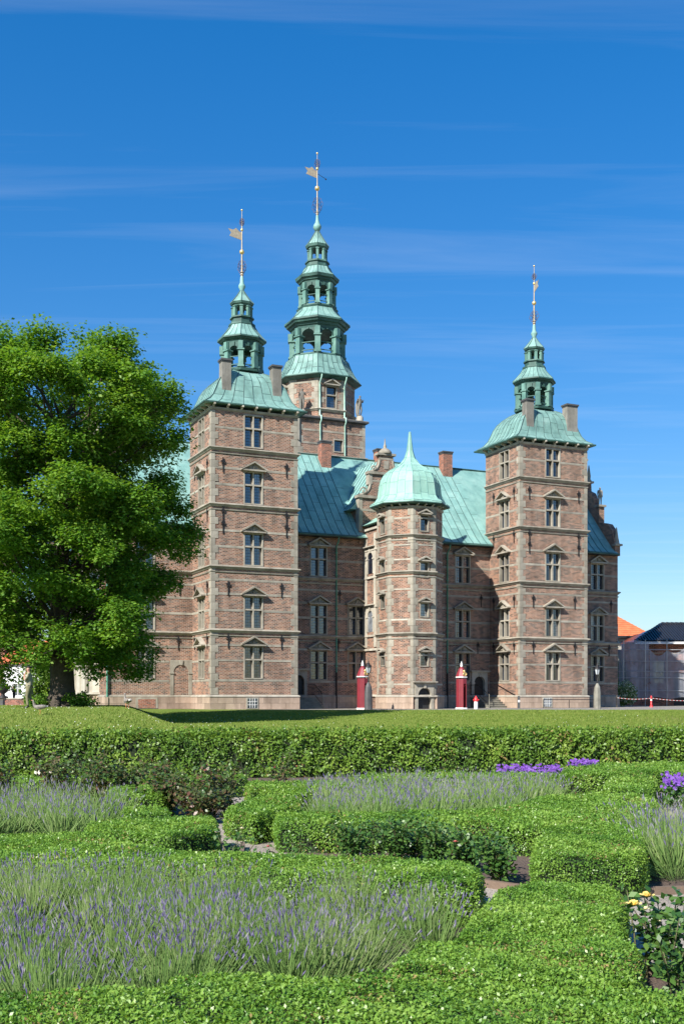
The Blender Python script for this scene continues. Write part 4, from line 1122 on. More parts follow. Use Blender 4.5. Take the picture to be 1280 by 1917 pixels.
rod(GC, 40.0, dict(bulb=40.4, br=.36, scroll=42.25, sw=.62, ball=43.65, ballr=.21, vane=44.85, ball2=45.3, scroll2=45.75, top=46.6, va=math.pi, vl=.98))
m_ = MB(); m_.tube([(CU, GV, 44.9), (CU + .75, GV, 44.6)], .02, 5); m_.sphere((CU + .78, GV, 44.57), .07, 8, 6); cpart('vane_counterweight', m_, 'iron')
for x in (CU - 1.05, CU + 1.15):
    yo = GV - GA - .08; xe = x
    m_ = MB(); m_.tube([(xe, yo - .45, 27.0), (xe, yo - .4, 26.8), (xe, yo, 26.4), (xe, yo, 23.75), (xe, GV - 3.3, 23.66), (xe, GV - 3.3, 23.3), (xe, GV - 3.08, 23.1), (xe, GV - 3.08, 19.0)], .06, 8); cpart('downpipe', m_, 'pipe_pale')
for pn, (po, R_) in QREST.items():
    o = build('quoin', R_, 'sandstone', po); o['kind'] = 'stuff'
# basement lights
for u, v in ((2.75, -.14), (23.68 + 2.3, -.14)):
    m_ = MB(); m_.box(-.42, .42, -.03, .05, .04, .78); g_ = cpart('basement_light', m_, 'pale_stone', (u, v, 0))
    m_ = MB(); m_.box(-.33, .33, -.045, -.02, .1, .72); build('pane', m_, 'glass', g_)
    m_ = MB()
    for i in range(1, 4): m_.box(-.33 + .165 * i - .012, -.33 + .165 * i + .012, -.06, -.045, .1, .72)
    for i in range(1, 3): m_.box(-.33, .33, -.062, -.046, .1 + .207 * i - .012, .1 + .207 * i + .012)
    build('lattice', m_, 'white_paint', g_)
# bricked basement opening, left end
m_ = MB(); m_.box(-.75, .75, -.16, -.1, .06, .78); bo = cpart('basement_light', m_, 'sandstone', (-3.2, VM, 0)); m_ = MB(); m_.box(-.6, .6, -.168, -.15, .08, .68); build('infill', m_, 'brick_red', bo)

# ------------------------------------------------------------------ figures
def skin_mesh(joints, edges, root):
    """joints: name -> (x,y,z, rx, ry). One continuous surface grown over the skeleton."""
    names = list(joints); idx = {n: i for i, n in enumerate(names)}
    me = bpy.data.meshes.new('skeleton'); me.from_pydata([joints[n][:3] for n in names], [(idx[a], idx[b]) for a, b in edges], [])
    ob = bpy.data.objects.new('skeleton', me); COL.objects.link(ob)
    ob.modifiers.new('skin', 'SKIN'); sd = ob.modifiers.new('sub', 'SUBSURF'); sd.levels = 2; sd.render_levels = 2
    sv = me.skin_vertices[0].data
    for n in names:
        sv[idx[n]].radius = joints[n][3:5]; sv[idx[n]].use_root = (n == root)
    dg = bpy.context.evaluated_depsgraph_get()
    out = bpy.data.meshes.new_from_object(ob.evaluated_get(dg))
    bpy.data.objects.remove(ob)
    m_ = MB()
    m_.v = [tuple(v.co) for v in out.vertices]; m_.f = [tuple(p.vertices) for p in out.polygons]; m_.mi = [0] * len(m_.f); m_.sm = [True] * len(m_.f)
    bpy.data.meshes.remove(out)
    return m_
BODY_EDGES = [('pelvis', 'belly'), ('belly', 'chest'), ('chest', 'neck'), ('neck', 'jaw'), ('jaw', 'brow'), ('brow', 'crown'),
              ('chest', 'shl'), ('shl', 'ell'), ('ell', 'wrl'), ('wrl', 'hdl'), ('chest', 'shr'), ('shr', 'elr'), ('elr', 'wrr'), ('wrr', 'hdr'),
              ('pelvis', 'hil'), ('hil', 'knl'), ('knl', 'anl'), ('anl', 'tol'), ('pelvis', 'hir'), ('hir', 'knr'), ('knr', 'anr'), ('anr', 'tor')]
def body(pose, scale=1.0, bulk=1.0):
    """faces -x; left side is -y"""
    j = dict(pelvis=(0, 0, .98, .115, .15), belly=(-.01, 0, 1.14, .11, .14), chest=(0, 0, 1.36, .12, .155), neck=(-.015, 0, 1.52, .055, .058),
             jaw=(-.035, 0, 1.6, .068, .062), brow=(-.03, 0, 1.69, .092, .078), crown=(-.02, 0, 1.76, .07, .062),
             shl=(.01, -.19, 1.43, .062, .062), ell=(.05, -.23, 1.15, .045, .045), wrl=(-.02, -.22, .9, .03, .03), hdl=(-.05, -.21, .82, .025, .04),
             shr=(.01, .19, 1.43, .062, .062), elr=(.05, .23, 1.15, .045, .045), wrr=(-.02, .22, .9, .03, .03), hdr=(-.05, .21, .82, .025, .04),
             hil=(0, -.095, .9, .1, .095), knl=(-.02, -.1, .5, .062, .062), anl=(.02, -.1, .1, .045, .045), tol=(-.13, -.11, .045, .045, .04),
             hir=(0, .095, .9, .1, .095), knr=(-.02, .1, .5, .062, .062), anr=(.02, .1, .1, .045, .045), tor=(-.13, .11, .045, .045, .04))
    for k, v in pose.items(): j[k] = tuple(v) + j[k][3:]
    if bulk != 1: j = {k: v[:3] + (v[3] * bulk, v[4] * bulk) for k, v in j.items()}
    m_ = skin_mesh(j, BODY_EDGES, 'pelvis')
    for s in ('l', 'r'):                                             # five fingers, curled
        w = Vector(j['wr' + s][:3]); h = Vector(j['hd' + s][:3]); d = (h - w).normalized(); sd = d.cross(Vector((0, 0, 1)))
        sd = sd.normalized() if sd.length > .2 else Vector((1, 0, 0)); nn = sd.cross(d)
        for q in range(4):
            o = h + sd * (q - 1.5) * .018; L = (.062, .075, .07, .055)[q]
            m_.tube([o, o + d * L * .55 + nn * .006, o + d * L * .9 + nn * .026], [.0095, .009, .007], 5)
        o = w + d * .03 + sd * .03; m_.tube([o, o + sd * .025 + d * .025, o + sd * .03 + d * .055], [.011, .0095, .008], 5)
    b = Vector(j['brow'][:3]); jw = Vector(j['jaw'][:3])
    m_.tube([b + Vector((-.085, 0, -.0)), b + Vector((-.115, 0, -.045)), b + Vector((-.09, 0, -.055))], [.01, .016, .012], 5)   # nose
    for s in (-1, 1):
        m_.sphere((b.x + .005, b.y + s * .082, b.z - .03), .028, 6, 5, 0, (.8, .35, 1.2))                                         # ears
        m_.sphere((b.x - .083, b.y + s * .03, b.z - .012), .012, 6, 4)                                                             # eyes
    m_.tube([(jw.x - .075, -.022, jw.z + .005), (jw.x - .082, 0, jw.z + .004), (jw.x - .075, .022, jw.z + .005)], .008, 5)       # mouth
    if scale != 1: m_.xform(Matrix.Scale(scale, 4))
    return m_, j
def dress(m_, rule):
    for i, f in enumerate(m_.f):
        c = np.mean([m_.v[k] for k in f], axis=0); m_.mi[i] = rule(c)
M['skin'] = simple('skin', (0.42, 0.23, 0.16), 0.5, 0, 6, 0.1)
M['olive'] = simple('olive', (0.18, 0.165, 0.09), 0.85, 0, 7, 0.3)
M['olive_light'] = simple('olive_light', (0.28, 0.255, 0.17), 0.85, 0, 7, 0.2)
M['black_cloth'] = simple('black_cloth', (0.012, 0.012, 0.014), 0.8, 0, 6, 0.3)
M['boot'] = simple('boot', (0.015, 0.013, 0.012), 0.45)
M['hair'] = simple('hair', (0.05, 0.032, 0.02), 0.6)

# soldier walking left on the bank, one hand at his chin
m_, j = body(dict(ell=(-.12, -.24, 1.2), wrl=(-.17, -.12, 1.42), hdl=(-.15, -.07, 1.5),
                  elr=(.06, .24, 1.16), wrr=(-.08, .21, .95), hdr=(-.14, .18, .9),
                  knl=(-.07, -.1, .52), anl=(-.02, -.1, .1), tol=(-.17, -.11, .045),
                  knr=(-.02, .1, .5), anr=(.24, .1, .16), tor=(.14, .1, .05)), 1.0, 1.12)
def rule(c):
    if c[2] > 1.55: return 0
    if c[2] < .17: return 3
    d_r = min(np.linalg.norm(c - np.array(p)) for p in (j['wrr'][:3], j['hdr'][:3], j['hdl'][:3], j['wrl'][:3]))
    d_e = min(np.linalg.norm(c - (np.array(j['el' + s][:3]) * t + np.array(j['wr' + s][:3]) * (1 - t))) for s in 'lr' for t in (.25, .5, .75))
    if d_r < .11 or d_e < .075: return 0
    return 2 if c[2] > .97 else 1
dress(m_, rule)
sol = build('person', m_, ['skin', 'olive', 'olive_light', 'boot'], None, (-13.1, 46.6, lawn_z(-13.1, 46.6)))
tag(sol, 'person in olive uniform and dark beret walking on the grass bank beside the tree', 'person')
m_ = MB(); m_.sphere((-.02, 0, 1.765), .105, 10, 6, 0, (1.05, .95, .48)); m_.sphere((.04, .05, 1.76), .09, 8, 6, 0, (1.0, .8, .5)); build('beret', m_, 'black_cloth', sol)
m_ = MB(); m_.lathe([(.135, .955), (.142, .97), (.142, 1.0), (.135, 1.015)], 12); m_.xform(Matrix.Diagonal((.95, 1.2, 1, 1))); build('belt', m_, 'boot', sol)
m_ = MB()
for y in (-.1, .1): m_.box(-.125, -.1, y - .06, y + .06, 1.28, 1.4)
m_.box(-.02, .12, .16, .2, .62, .8); build('pocket', m_, 'olive', sol)

# dark-clothed visitor by the low wall
m_, j2 = body(dict(ell=(-.16, -.3, 1.32), wrl=(-.16, -.12, 1.56), hdl=(-.13, -.06, 1.62), elr=(-.1, .28, 1.25), wrr=(-.18, .12, 1.46), hdr=(-.16, .06, 1.53)))
dress(m_, lambda c: 0 if (c[2] > 1.57 or np.linalg.norm(c - np.array(j2['hdl'][:3])) < .1) else (1 if c[2] > .12 else 2))
vis = build('person', m_, ['skin', 'black_cloth', 'boot'], None, (-28.3, 96, 0), .5)
tag(vis, 'person in dark clothes standing by the low brick wall, hands at the face', 'person')
m_ = MB(); m_.sphere((.0, 0, 1.7), .115, 10, 7, 0, (1, .95, 1)); m_.sphere((.06, 0, 1.58), .09, 8, 6, 0, (.8, .9, 1.3)); build('hair', m_, 'hair', vis)

# statues on the ledge of the great tower
for (x, y, rz) in ((CU - 2.55, GV - 2.85, rad(70)), (CU + 2.6, GV - 2.85, rad(110))):
    m_, _ = body(dict(ell=(-.05, -.3, 1.2), wrl=(-.2, -.2, 1.3), hdl=(-.26, -.16, 1.35), elr=(.08, .3, 1.2), wrr=(.05, .2, .95), hdr=(.03, .16, .9), knl=(-.1, -.11, .5)), 1.0, 1.18)
    st = build('statue', m_, 'chimney_stone', castle, (x, y, 24.05), rz); st.scale = (.98, .98, .98)
    m_ = MB(); m_.lathe([(.3, -.4), (.3, -.1), (.24, 0)], 8); build('statue_base', m_, 'pale_stone', st)
    m_ = MB(); m_.tube([(.13, .05, 1.45), (.2, .1, 1.0), (.18, .1, .4), (.15, .08, .05)], [.1, .16, .17, .12], 7); build('cloak', m_, 'chimney_stone', st)
m_, _ = body({}, 1.0, 1.2); s_ = build('statue', m_, 'sandstone', castle, (ER - .2, 6.25, 16.76), rad(60)); s_.scale = (.85,) * 3

# ------------------------------------------------------------------ geese on the bank
M['goose_grey'] = simple('goose_grey', (0.22, 0.195, 0.17), 0.8, 0, 9, 0.4)
M['goose_pale'] = simple('goose_pale', (0.55, 0.52, 0.47), 0.8, 0, 9, 0.2)
M['bill'] = simple('bill', (0.62, 0.24, 0.09), 0.5)
def goose(x, y, rz, label, headup=True):
    """faces -x, about 0.75 m long"""
    m_ = MB()
    spine = [(.40, 0, .40), (.33, 0, .39), (.2, 0, .37), (.03, 0, .345), (-.13, 0, .355), (-.23, 0, .40)]
    rad_ = [(.01, .03), (.05, .04), (.105, .095), (.13, .125), (.115, .115), (.075, .075)]
    if headup: spine += [(-.275, 0, .48), (-.285, 0, .57), (-.28, 0, .64), (-.30, 0, .685), (-.345, 0, .69)]
    else: spine += [(-.32, 0, .40), (-.38, 0, .33), (-.42, 0, .24), (-.45, 0, .19), (-.48, 0, .15)]
    rad_ += [(.048, .046), (.036, .036), (.036, .036), (.042, .04), (.026, .024)]
    m_.tube(spine, rad_, 10)
    dress(m_, lambda c: 1 if (c[2] < .30 or c[0] > .3) else 0)
    k = len(m_.f); h = Vector(spine[-1]); d = (h - Vector(spine[-2])).normalized()
    m_.tube([h - d * .01, h + d * .035, h + d * .065], [.022, .016, .006], 6, 2)
    for s in (-1, 1):
        m_.tube([(.02, s * .055, .26), (.035, s * .055, .13), (.02, s * .055, .015)], [.022, .011, .009], 6, 2)
        m_.add([(.03, s * .055, .012), (-.06, s * .055 - .04, .004), (-.07, s * .055, .006), (-.06, s * .055 + .04, .004)], [(0, 1, 2), (0, 2, 3)], 2)
        m_.sphere((.1, s * .10, .39), .21, 10, 6, 0, (1.15, .22, .42))
    g = build('goose', m_, ['goose_grey', 'goose_pale', 'bill'], None, (x, y, lawn_z(x, y) + .04), rz)
    return tag(g, label, 'goose', 'geese grazing on the grass bank')
goose(-10.6, 39.0, rad(15), 'largest grey goose standing in the sun on the bank below the soldier').scale = (.72,) * 3
goose(-8.5, 44.0, rad(-60), 'pale-breasted goose facing the garden, right of the tree trunk').scale = (.9,) * 3
goose(-13.4, 52.2, rad(25), 'goose with head down in the shade beside the tree trunk', False)

# ------------------------------------------------------------------ sentry boxes
def sentry():
    root = link('sentry_box', None)
    R8 = .37; n = 8
    pts = [(R8 * math.cos(math.pi / 8 + k * math.pi / 4), R8 * math.sin(math.pi / 8 + k * math.pi / 4)) for k in range(8)]
    m_ = MB()
    for k in range(8):                      # planked sides, one open in front (face towards -y)
        if k == 5: continue
        a, b_ = Vector((*pts[k], 0)), Vector((*pts[(k + 1) % 8], 0))
        for i in range(3):
            p_, q_ = a.lerp(b_, i / 3 + .012), a.lerp(b_, (i + 1) / 3 - .012)
            nn = Vector((p_.y - q_.y, q_.x - p_.x, 0)).normalized() * .03
            m_.add([p_ + Vector((0, 0, .1)), q_ + Vector((0, 0, .1)), q_ + Vector((0, 0, 2.05)), p_ + Vector((0, 0, 2.05)), p_ + nn + Vector((0, 0, .1)), q_ + nn + Vector((0, 0, .1)), q_ + nn + Vector((0, 0, 2.05)), p_ + nn + Vector((0, 0, 2.05))],
                   [(0, 1, 2, 3), (7, 6, 5, 4), (0, 4, 5, 1), (1, 5, 6, 2), (2, 6, 7, 3), (3, 7, 4, 0)])
    build('side_panel', m_, 'sentry_red', root)
    a, b_ = Vector((*pts[5], 0)), Vector((*pts[6], 0)); w = (b_ - a).length
    m_ = MB(); h = w / 2 - .035
    prev = None
    for i in range(8):
        t0, t1 = math.pi * i / 8, math.pi * (i + 1) / 8
        m_.slab([(-h * math.cos(t0), 1.62 + h * math.sin(t0)), (-h * math.cos(t1), 1.62 + h * math.sin(t1)), (-h * math.cos(t1), 2.05), (-h * math.cos(t0), 2.05)], -.02, .02)
    m_.box(-w / 2, -h, -.02, .02, .1, 2.05); m_.box(h, w / 2, -.02, .02, .1, 2.05)
    mid = (a + b_) / 2; d = (b_ - a).normalized()
    build('arched_front', m_, 'sentry_red', root, mid, math.atan2(d.y, d.x))
    m_ = MB(); m_.lathe([(R8 + .06, 0), (R8 + .05, .1)], 8, 0, 0, math.pi / 8, 0, False); build('base', m_, 'white_paint', root)
    m_ = MB(); m_.lathe([(R8 + .02, 2.12), (R8 + .045, 2.14), (R8 + .045, 2.18), (R8 + .03, 2.2)], 8, 0, 0, math.pi / 8, 0, False); build('cornice', m_, 'white_paint', root)
    m_ = MB(); m_.lathe([(R8 + .035, 2.2), (.31, 2.46), (.19, 2.72), (.06, 2.9)], 8, 0, 0, math.pi / 8, 0, False); build('roof', m_, 'sentry_red', root)
    m_ = MB(); m_.lathe([(.08, 2.88), (.1, 2.94), (.06, 3.0), (.085, 3.06), (.03, 3.16), (.012, 3.26)], 8); build('finial', m_, 'white_paint', root)
    m_ = MB()                                # gilded crowned cipher on the roof front
    m_.sphere((.0, -.33, 2.42), .1, 8, 6, 0, (.9, .5, 1)); m_.sphere((-.08, -.335, 2.34), .07, 6, 5, 0, (1, .5, 1.2)); m_.sphere((.09, -.335, 2.33), .07, 6, 5, 0, (1, .5, 1.2)); m_.lathe([(.07, 2.52), (.1, 2.56), (.05, 2.63), (.02, 2.66)], 8, 0, -.28)
    m_.tube([(.14 * math.cos(t), -.36, 2.37 + .12 * math.sin(t)) for t in np.linspace(0, 6.28, 12)], .025, 5)
    build('gilded_cipher', m_, 'gold', root)
    return root
s1 = sentry(); s1.location = (1.36, 73.6, 0); s1.rotation_euler.z = rad(38)
tag(s1, 'dark red sentry box with white finial left of the stair turret beside a lamp', 'sentry box', 'sentry boxes before the castle')
s2 = copy_tree(s1); s2.location = (8.12, 75.6, 0); s2.rotation_euler.z = rad(32)
tag(s2, 'dark red sentry box with white finial right of the stair turret', 'sentry box', 'sentry boxes before the castle')

# ------------------------------------------------------------------ lamp posts
def lamp(loc, mat, label, rz=0.3):
    t = thing('lamp_post', label, 'lamp', loc, rz, 'lamps on stone pedestals')
    m_ = MB(); m_.lathe([(.26, 0), (.25, 1.15), (.2, 1.5), (.1, 1.72), (.06, 1.78)], 8, 0, 0, math.pi / 8, 0, False); build('pedestal', m_, mat, t)
    m_ = MB(); m_.lathe([(.05, 1.76), (.07, 1.82), (.035, 1.9), (.06, 2.05), (.03, 2.12), (.03, 2.3), (.08, 2.36), (.05, 2.4)], 8)
    for s in (-1, 1): m_.tube([(s * .03, 0, 2.05), (s * .13, 0, 2.16), (s * .1, 0, 2.3)], .014, 5)
    build('stem', m_, 'iron', t)
    m_ = MB(); m_.lathe([(.11, 2.4), (.2, 2.78)], 6, 0, 0, 0, 0, False); build('lantern_glass', m_, 'lamp_glass', t)
    m_ = MB()
    for k in range(6):
        a = k * math.pi / 3; m_.tube([(.112 * math.cos(a), .112 * math.sin(a), 2.4), (.205 * math.cos(a), .205 * math.sin(a), 2.8)], .014, 4)
    m_.lathe([(.25, 2.78), (.24, 2.82), (.15, 2.92), (.1, 2.98), (.12, 3.0), (.05, 3.08), (.03, 3.2)], 6); build('lantern_cap', m_, 'iron', t)
lamp((1.72, 72.6, 0), 'granite_dark', 'street lamp on a dark stone pedestal in front of the left sentry box')
lamp((17.9, 78.0, 0), 'granite', 'street lamp on a pale stone pedestal at the right end of the castle')

# ------------------------------------------------------------------ small street furniture
t = thing('hydrant', 'red and white hydrant post before the right doorway', 'hydrant', (9.1, 75.6, 0))
m_ = MB(); m_.lathe([(.13, 0), (.13, .5), (.12, .52)], 10); build('post', m_, 'white_paint', t)
m_ = MB(); m_.lathe([(.13, .5), (.16, .56), (.13, .62), (.13, .72), (.09, .8), (.04, .84), (.04, .9)], 10)
for s in (-1, 1): m_.tube([(s * .1, 0, .62), (s * .2, 0, .62)], .05, 8)
build('cap', m_, 'hydrant_red', t)
t = thing('sign_post', 'short grey post at the foot of the right tower corner', 'post', (12.55, 79.0, 0))
m_ = MB(); m_.prism([(-.09, -.06), (.09, -.06), (.09, .06), (-.09, .06)], 0, .82); m_.slab([(-.09, .82), (.09, .82), (.06, .9), (-.06, .9)], -.06, .06); build('post', m_, 'granite_dark', t)
m_ = MB(); m_.box(-.07, .07, -.075, -.06, .45, .6); build('plate', m_, 'white_paint', t)
t = thing('barrier_rail', 'low dark pipe rail along the foot of the right tower', 'railing', P0, CASTLE_ROT)
m_ = MB(); m_.tube([(25.2, -.75, .62), (29.75, -.75, .62)], .028, 6); build('rail', m_, 'iron', t)
for u in (25.2, 27.5, 29.7):
    m_ = MB(); m_.tube([(u, -.75, 0), (u, -.75, .62)], .026, 6); build('post', m_, 'iron', t)
# handrail on the side of the right tower
m_ = MB(); m_.tube([(23.62, 3.0, 1.75), (23.6, .55, .95)], .03, 6); m_.tube([(23.68, 2.9, 1.72), (23.58, 2.9, 1.72)], .02, 5); m_.tube([(23.68, .7, 1.0), (23.58, .7, 1.0)], .02, 5); build('handrail', m_, 'iron', castle)

# ------------------------------------------------------------------ pavilion under scaffolding, right edge
M['black_tile'] = simple('black_tile', (0.02, 0.021, 0.026), 0.28, 0, 5, 0.3, 0, .6)
M['orange_tile'] = simple('orange_tile', (0.56, 0.15, 0.06), 0.8, 0, 2, 0.22, 0.2)
M['cream_wall'] = simple('cream_wall', (0.62, 0.58, 0.48), 0.85)
M['white_wall'] = simple('white_wall', (0.76, 0.76, 0.75), 0.8, 0, 1, 0.05)
M['steel'] = simple('steel', (0.42, 0.43, 0.44), 0.4, 0.6, 4, 0.15)
M['plank'] = simple('plank', (0.30, 0.22, 0.14), 0.85)
def net_mat():
    m, n, l, b = new_mat('scaffold_net')
    b.inputs['Base Color'].default_value = (0.55, 0.58, 0.66, 1); b.inputs['Roughness'].default_value = 0.8
    tr = n.new('ShaderNodeBsdfTransparent'); tl = n.new('ShaderNodeBsdfTranslucent'); tl.inputs['Color'].default_value = (0.5, 0.53, 0.62, 1)
    m1 = n.new('ShaderNodeMixShader'); m1.inputs[0].default_value = .4; l.new(b.outputs[0], m1.inputs[1]); l.new(tl.outputs[0], m1.inputs[2])
    m2 = n.new('ShaderNodeMixShader'); nz = ramp(n, l, noise(n, l, coords(n), 1.5, 4), [(0.3, (.34, .34, .34)), (.7, (.56, .56, .56))]); l.new(nz, m2.inputs[0])
    l.new(tr.outputs[0], m2.inputs[1]); l.new(m1.outputs[0], m2.inputs[2]); l.new(m2.outputs[0], n['Material Output'].inputs['Surface'])
    return m
M['net'] = net_mat()
# local frame: x right, y away
PX, PY, PS = 28.1, 103.0, 1.31
pv = thing('pavilion', 'brick pavilion with glossy black tile roof behind white scaffold netting', 'building', (PX, PY, 0)); pv.scale = (PS,) * 3
m_ = MB(); wall_face(m_, (-.2, 0), 0, 3.4, 0, 4.55, [(2.2, 3.1, 0, 2.35), (.7, 1.6, 1.6, 3.2)]); wall_face(m_, (-.2, 6), W90, 6, 0, 4.55); wall_face(m_, (3.2, 0), 0, 7.0, 0, 4.55, [(1, 2, 1.6, 3.2)]); wall_face(m_, (10.2, 0), -W90, 6, 0, 4.55); build('wall', m_, 'brick_red', pv)
m_ = MB(); m_.box(2.0, 2.9, .28, .34, 0, 2.35); build('door', m_, 'dark_wood', pv)
m_ = MB(); m_.box(.5, 1.4, .2, .24, 1.6, 3.2); build('pane', m_, 'glass', pv)
m_ = MB(); E0, E1, F0, F1, R0, R1, RZ = -.9, 11, -.7, 6.7, 2.0, 8.0, 5.95
m_.add([(E0, F0, 4.5), (E1, F0, 4.5), (E1, F1, 4.5), (E0, F1, 4.5), (R0, 3, RZ), (R1, 3, RZ)], [(0, 1, 5, 4), (1, 2, 5), (2, 3, 4, 5), (3, 0, 4), (3, 2, 1, 0)])
prf = build('roof', m_, 'black_tile', pv)
def rolls(m_, a0, a1, b0, b1, n):
    for i in range(n + 1):
        t = i / n; p_ = Vector(a0).lerp(Vector(a1), t); q_ = Vector(b0).lerp(Vector(b1), t); m_.tube([p_, q_], .06, 6, 0, True, False)
m_ = MB(); rolls(m_, (R0, F0, 4.56), (R1, F0, 4.56), (R0, 3, RZ + .03), (R1, 3, RZ + .03), 32)
for i in range(14): t = i / 14; m_.tube([(E0 + (R0 - E0) * t, F0, 4.56), (E0 + (R0 - E0) * t, F0 + 3.7 * t, 4.56 + (RZ - 4.5) * t)], .06, 6, 0, True, False)
o = build('tile_roll', m_, 'black_tile', prf); o['kind'] = 'stuff'
for a, b_ in (((E0, F0, 4.55), (R0, 3, RZ + .05)), ((R0, 3, RZ + .05), (R1, 3, RZ + .05))):
    n = 11 if a[0] < 0 else 18
    for i in range(n):
        p_ = Vector(a).lerp(Vector(b_), i / n); q_ = Vector(a).lerp(Vector(b_), (i + .9) / n); m_ = MB(); m_.tube([p_, q_], [.13, .1], 8); build('ridge_tile', m_, 'black_tile', prf)
m_ = MB(); m_.box(E0, E1, F0 - .03, F0 + .05, 4.34, 4.49); build('fascia', m_, 'white_paint', prf)
sf = thing('scaffold', 'tubular steel scaffold with plank decks around the black-roofed pavilion', 'scaffold', (PX, PY, 0)); sf.scale = (PS,) * 3
posts = [(-1.9, -1.4), (-.4, -1.4), (1.1, -1.4), (2.5, -1.4), (3.5, -1.7), (5.2, -1.7), (6.9, -1.7), (-1.9, .3), (-3.1, .6), (-3.1, 2.2), (-1.9, 2.0)]
for x, y in posts:
    m_ = MB(); m_.tube([(x, y, 0), (x, y, 4.6 + (1.2 if x < -1 and y > 0 else 0))], .028, 6); build('standard', m_, 'steel', sf)
for z in (1.05, 1.95, 2.4, 3.1, 3.9, 4.4):
    m_ = MB(); m_.tube([(-3.2, .6, z), (-1.9, -1.4, z), (2.5, -1.4, z), (3.5, -1.7, z), (7, -1.7, z)], .024, 6); build('ledger', m_, 'steel', sf)
for z in (1.95, 3.7):
    m_ = MB(); m_.box(-1.7, 2.6, -1.2, -.5, z - .05, z); m_.box(2.7, 7, -1.45, -.7, z - .05, z); build('deck', m_, 'plank', sf)
for a, b_ in (((3.5, -1.72, 1.0), (5.2, -1.72, 2.4)), ((3.5, -1.74, .9), (5.4, -1.74, .05)), ((5.2, -1.72, 2.4), (6.9, -1.72, 3.9))):
    m_ = MB(); m_.tube([a, b_], .024, 6); build('brace', m_, 'steel', sf)
def netsheet(name, label, path, z0, z1, sag=0.0):
    """vertical cloth hung along a plan path, with folds"""
    m_ = MB(); P_ = [Vector((*p, 0)) for p in path]; L = [0]
    for a, b_ in zip(P_, P_[1:]): L.append(L[-1] + (b_ - a).length)
    nu, nv = max(8, int(L[-1] / .12)), 14
    for i in range(nu + 1):
        s = L[-1] * i / nu; k = max(q for q in range(len(P_) - 1) if L[q] <= s + 1e-9); t = (s - L[k]) / (L[k + 1] - L[k])
        p_ = P_[k].lerp(P_[k + 1], t); d = (P_[k + 1] - P_[k]).normalized(); nn = Vector((d.y, -d.x, 0))
        for j_ in range(nv + 1):
            f = j_ / nv; top = z1 - sag * math.sin(math.pi * ((s * .8) % 1.0)) - .12 * math.sin(s * 2.1)
            bot = z0 + .06 * math.sin(s * 3.3)
            q = p_ + nn * (.05 * math.sin(s * 7 + f * 1.5) + .03 * math.sin(s * 17 + 3 * f)) ; m_.v.append((q.x, q.y, bot + (top - bot) * f))
    for i in range(nu):
        for j_ in range(nv): m_.f.append((i * (nv + 1) + j_, (i + 1) * (nv + 1) + j_, (i + 1) * (nv + 1) + j_ + 1, i * (nv + 1) + j_ + 1)); m_.mi.append(0); m_.sm.append(True)
    o_ = build(name, m_, 'net', None, (PX, PY, 0)); o_.scale = (PS,) * 3
    return tag(o_, label, 'netting', 'scaffold netting')
netsheet('scaffold_netting', 'shaded bluish netting at the left end of the scaffold', [(-1.8, .2), (-1.8, -1.28), (-.1, -1.28)], .5, 4.45)
netsheet('scaffold_netting', 'middle netting with sagging top edge below the black roof', [(-.1, -1.29), (2.55, -1.29)], .55, 3.95, .35)
netsheet('scaffold_netting', 'sunlit white netting at the right edge of the photo', [(3.45, -1.56), (7.0, -1.56)], .5, 4.4)
t = thing('barrier_post', 'red barrier post with striped tape in front of the scaffold', 'post', (24.6, 88.5, 0))
m_ = MB(); m_.lathe([(.14, 0), (.12, .12), (.07, .16), (.07, .8), (.09, .84), (.03, .92)], 8); build('post', m_, 'hydrant_red', t)
m_ = MB(); m_.lathe([(.076, .5), (.076, .64)], 8); build('reflector', m_, 'white_paint', t)
def tape_mat():
    m, n, l, b = new_mat('tape'); w = n.new('ShaderNodeTexWave'); w.inputs['Scale'].default_value = 1.2; w.bands_direction = 'X'; l.new(coords(n), w.inputs['Vector'])
    l.new(ramp(n, l, w.outputs['Color'], [(.49, (.35, .05, .05)), (.51, (.5, .5, .5))]), b.inputs['Base Color']); return m
M['tape'] = tape_mat()
m_ = MB()
for a, b_, s in ((Vector((-2.6, .6, .76)), Vector((0, -.09, .72)), .1), (Vector((0, -.09, .72)), Vector((4.5, -.6, .6)), .14)):
    pts = [a.lerp(b_, i / 12) - Vector((0, 0, s * math.sin(math.pi * i / 12))) for i in range(13)]
    for p_, q_ in zip(pts, pts[1:]): m_.bar(p_, q_, .01, .035)
build('tape', m_, 'tape', t)
m_ = MB(); m_.tube([(-2.6, .6, 0), (-2.6, .6, .95)], .035, 6); build('stake', m_, 'plank', t)

hs_ = thing('house', 'far house with bright orange tile roof behind the scaffold', 'house', (27.0, 112, 0), rad(6))
m_ = MB(); wall_face(m_, (-9, 0), 0, 13, 0, 6.9, [hole(2 + 2.4 * i, z, 1.2, 1.5) for i in range(5) for z in (1.2, 4.3)]); wall_face(m_, (4, 0), -W90, 9, 0, 6.9); wall_face(m_, (-9, 9), W90, 9, 0, 6.9); build('wall', m_, 'cream_wall', hs_)
for i in range(5):
    for z in (1.2, 4.3):
        x = -9 + 2 + 2.4 * i; m_ = MB(); m_.box(x - .6, x + .6, .18, .22, z, z + 1.5); w_ = build('window', m_, 'glass', hs_)
        m_ = MB(); m_.box(x - .03, x + .03, .15, .18, z, z + 1.5); m_.box(x - .6, x - .03, .15, .18, z + .9, z + .95); m_.box(x + .03, x + .6, .15, .18, z + .9, z + .95); build('glazing_bar', m_, 'white_paint', w_)
